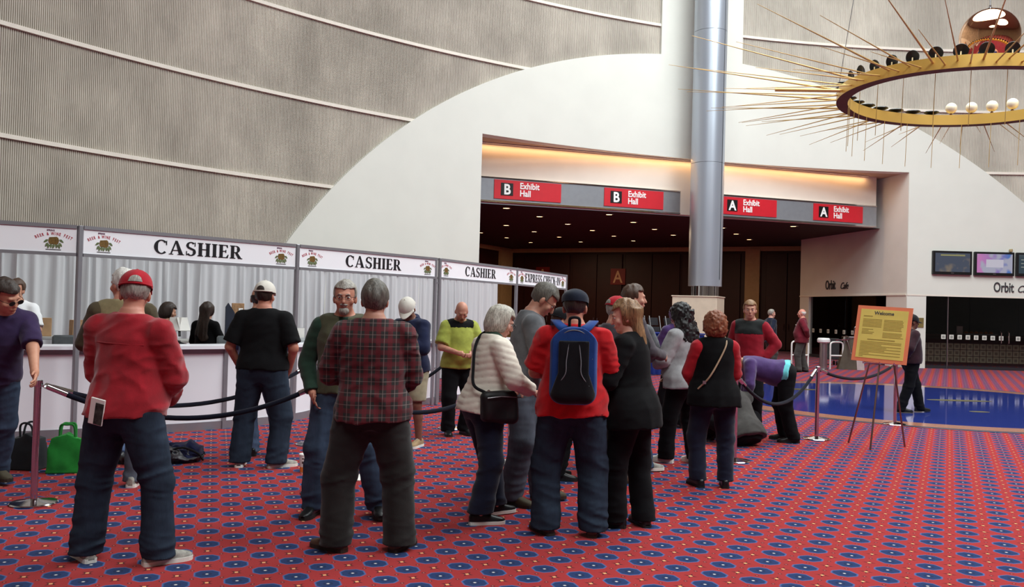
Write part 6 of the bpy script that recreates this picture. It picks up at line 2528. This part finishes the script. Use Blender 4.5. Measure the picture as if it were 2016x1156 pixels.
for s in (-1, 1):
    pts = [(s * .035, -.358, 1.39), (s * .05, -.366, 1.27), (s * .055, -.367, 1.18), (s * .11, -.352, 1.10)]
    MB().tube(smooth_path(pts, 5), .0035, 6).build('piping', N_PIPE, bp, True)
    # shoulder strap: flat ribbon from the pack top over the shoulder
    P_ = smooth_path([(s * .035, -.20, 1.455), (s * .09, -.185, 1.50), (s * .125, -.12, 1.535), (s * .14, -.02, 1.545), (s * .142, .08, 1.50), (s * .145, .155, 1.40), (s * .15, .165, 1.25), (s * .165, .08, 1.08), (s * .16, -.10, 1.02)], 5)
    m = MB()
    rows = []
    for i, p in enumerate(P_):
        t_ = (P_[min(i + 1, len(P_) - 1)] - P_[max(i - 1, 0)]).normalized()
        w_ = Vector((1, 0, 0)) - t_ * t_.x
        w_ = w_.normalized() * (.032 if i < 30 else .014)
        rows.append([tuple(p - w_), tuple(p + w_)])
    m.grid(rows)
    o = m.build('shoulder_strap', N_BLUE, bp, True)
    o.modifiers.new('thickness', 'SOLIDIFY').thickness = .012
MB().tube(smooth_path([(-.035, -.19, 1.50), (-.03, -.21, 1.56), (.03, -.21, 1.56), (.035, -.19, 1.50)], 5), .011, 8).build('grab_loop', N_BLACK, bp, True)
MB().tube(smooth_path([(-.13, -.29, 1.36), (-.08, -.31, 1.45), (0, -.315, 1.48), (.08, -.31, 1.45), (.13, -.29, 1.36), (.15, -.29, 1.2)], 5), .004, 6).build('zip', N_PIPE, bp, True)
MB().tube([(.13, -.30, 1.33), (.128, -.312, 1.28)], .005, 6).build('zip_pull', M_ALU, bp)

# black shoulder bag of the woman in white
hb = carried('shoulder_bag', 'black slouchy shoulder bag hanging at the white quilted jacket', 'bag', WJ)
bagc = (.235, .02, .88)
obj('pouch', surface(blob(lambda x, y, z: rbox(x - bagc[0], (y - bagc[1]), z - bagc[2], (.06, .15, .125), .05) + .04 * (vnoise(9 * x, 8 * y, 8 * z, 4) - .5), (.1, -.22, .70), (.36, .26, 1.06), .009), 'pouch'), plain('black_leather', (18, 18, 20), rough=.55, bump=.3), hb)
tpw = WJ[2]
MB().tube(smooth_path([(.235, .13, .985), tuple(tpw((.19, .16, 1.16))), tuple(tpw((.08, .19, 1.34))), tuple(tpw((-.03, .12, 1.485))), tuple(tpw((-.07, .0, 1.535))), tuple(tpw((-.05, -.10, 1.49))), tuple(tpw((.0, -.160, 1.38))), tuple(tpw((.06, -.178, 1.22))), tuple(tpw((.13, -.185, 1.08))), (.235, -.09, .985)], 6), .012, 8).build('strap', N_BLACK, hb, True)
MB().tube([(.235, -.08, .99), (.25, -.075, 1.0)], .014, 8).build('buckle', M_CHROME, hb)
MB().tube([(.298, -.11, .955), (.303, .0, .965), (.298, .13, .955)], .004, 6).build('zip', M_ALU, hb, True)

# thin strap of the woman in the vest
sb = carried('purse_strap', 'thin tan purse strap across the back of the black vest', 'strap', VW)
MB().tube(smooth_path([(.07, .06, 1.405), (.085, -.03, 1.40), (.07, -.115, 1.33), (-.01, -.155, 1.18), (-.10, -.165, 1.03), (-.185, -.11, .92)], 6), .008, 8).build('strap', plain('tan_leather', (176, 150, 122), rough=.5), sb, True)
MB().box(-.14, -.155, .985, .03, .012, .03).build('buckle', M_ALU, sb)

# folded booklet in the back pocket of the red fleece man
bk = carried('booklet', 'folded black and white booklet in the back pocket of the red fleece man', 'booklet', RF)
o = MB().box(0, 0, 0, .09, .012, .16, bev=.002).build('cover', M_PAPER, bk)
MK = Matrix.Translation((-.055, -.200, .945)) @ Matrix.Rotation(rad(12), 4, 'Y') @ Matrix.Rotation(rad(8), 4, 'X')
o.matrix_local = MK
o2 = MB().box(.018, -.008, -.01, .052, .004, .13).build('dark_print', plain('booklet_print', (54, 56, 52), rough=.6, var=.5, scale=40), bk)
o2.matrix_local = MK

# pale cards held by the man in white T-shirt: leaflet lying at the counter edge
t = thing('price_leaflet', 'small white framed leaflet on the counter edge below the white T-shirt', 'leaflet', (-5.52, 9.86, 1.051), .55)
MB().box(0, 0, .075, .16, .012, .15, Matrix.Rotation(-.3, 4, 'X'), bev=.002).build('frame', M_PAPER, t)
MB().box(0, -.008, .075, .09, .004, .09, Matrix.Rotation(-.3, 4, 'X')).build('picture', plain('leaflet_picture', (96, 78, 50), rough=.6, var=.4, scale=40), t)
MB().box(0, .05, .012, .20, .12, .022, bev=.003).build('stand', M_BLACK, t)


# tote bags
def tote(name, label, loc, rz, w, d, h, mat, handle):
    t = thing(name, label, 'bag', loc, rz)
    def f(x, y, z):
        ww = w / 2 * (1.06 - .25 * np.clip(z / h, 0, 1) ** 2)
        dd = d / 2 * (1.05 - .62 * np.clip(z / h, 0, 1))
        n_ = np.maximum(np.abs(x) - ww, np.abs(y) - dd)
        n_ = np.maximum(n_, np.maximum(-z, z - h + .05 * np.abs(np.sin(9 * x)) * 1.0))
        return n_ + .035 * (vnoise(11 * x, 11 * y, 8 * z, rz + 3) - .5) * np.clip(z / .05, 0, 1)
    obj('sack', surface(blob(f, (-w * .7, -d * .8, -.02), (w * .7, d * .8, h + .06), .009), 'sack'), mat, t)
    for s in (-1, 1):
        MB().tube(smooth_path([(-w * .22, s * .02, h - .04), (-w * .18, s * .04, h + .07), (0, s * .05, h + handle), (w * .18, s * .04, h + .07), (w * .22, s * .02, h - .04)], 5), .010, 6).build('handle', mat, t, True)


tote('green_tote', 'bright green cloth tote bag on the carpet behind the red fleece man', (-4.06, 8.02, 0), .25, .30, .20, .36, fabric('green_bag_cloth', (38, 132, 52), var=.1), .08)
tote('dark_tote', 'dark grey tote bag on the carpet left of the green one', (-4.48, 8.12, 0), -.1, .30, .22, .33, fabric('dark_bag_cloth', (30, 32, 36), var=.1), .10)
t = thing('blue_pouch', 'small blue pouch on the carpet at the khaki vest man\'s feet', 'pouch', (-3.13, 7.62, 0), .5)
obj('pouch_body', surface(blob(lambda x, y, z: rbox(x, y, z - .05, (.10, .05, .05), .035) + .012 * (vnoise(14 * x, 14 * y, 14 * z, 9) - .5), (-.15, -.1, -.03), (.15, .1, .13), .008), 'pouch_body'), fabric('pouch_blue', (44, 92, 190)), t)
MB().tube([(-.08, -.045, .06), (.08, -.045, .062)], .003, 6).build('zip', M_ALU, t, True)

# coats dropped on the floor
t = thing('coat_heap', 'heap of dark grey and navy coats lying on the carpet', 'coat', (-3.46, 8.66, 0), .15)
def heap(seed, c, r, amp):
    def f(x, y, z):
        e = np.sqrt(((x - c[0]) / r[0]) ** 2 + ((y - c[1]) / r[1]) ** 2 + ((z - c[2]) / r[2]) ** 2)
        return (e - 1) * min(r) - amp * (ridge(7 * x + 2 * z, 10 * y, 12 * z, seed) - .5) - amp * .5 * (ridge(15 * x, 17 * y, 20 * z, seed + 2) - .5)
    return f
M_COATG = plain('grey_coat_nylon', (76, 76, 80), rough=.35, var=.15, bump=.2)
obj('grey_coat', surface(blob(heap(1.3, (-.05, 0, .06), (.36, .18, .10), .05), (-.5, -.3, -.01), (.5, .3, .3), .009), 'grey_coat'), M_COATG, t)
obj('navy_coat', surface(blob(heap(4.1, (.22, .03, .08), (.16, .15, .11), .05), (-.1, -.25, -.01), (.5, .3, .3), .009), 'navy_coat'), fabric('navy_coat_nylon', (34, 38, 70)), t)
obj('lining', surface(blob(heap(6.2, (-.28, -.02, .09), (.16, .12, .07), .04), (-.55, -.25, -.01), (0, .25, .25), .009), 'lining'), fabric('pale_blue_lining', (90, 110, 150)), t)
MB().tube(smooth_path([(.1, -.1, .12), (.25, -.16, .16), (.38, -.12, .1), (.42, -.04, .02)], 5), .012, 6).build('belt_strap', N_BLACK, t, True)

# neckties and badges of the two men in the lobby are parts of their dress
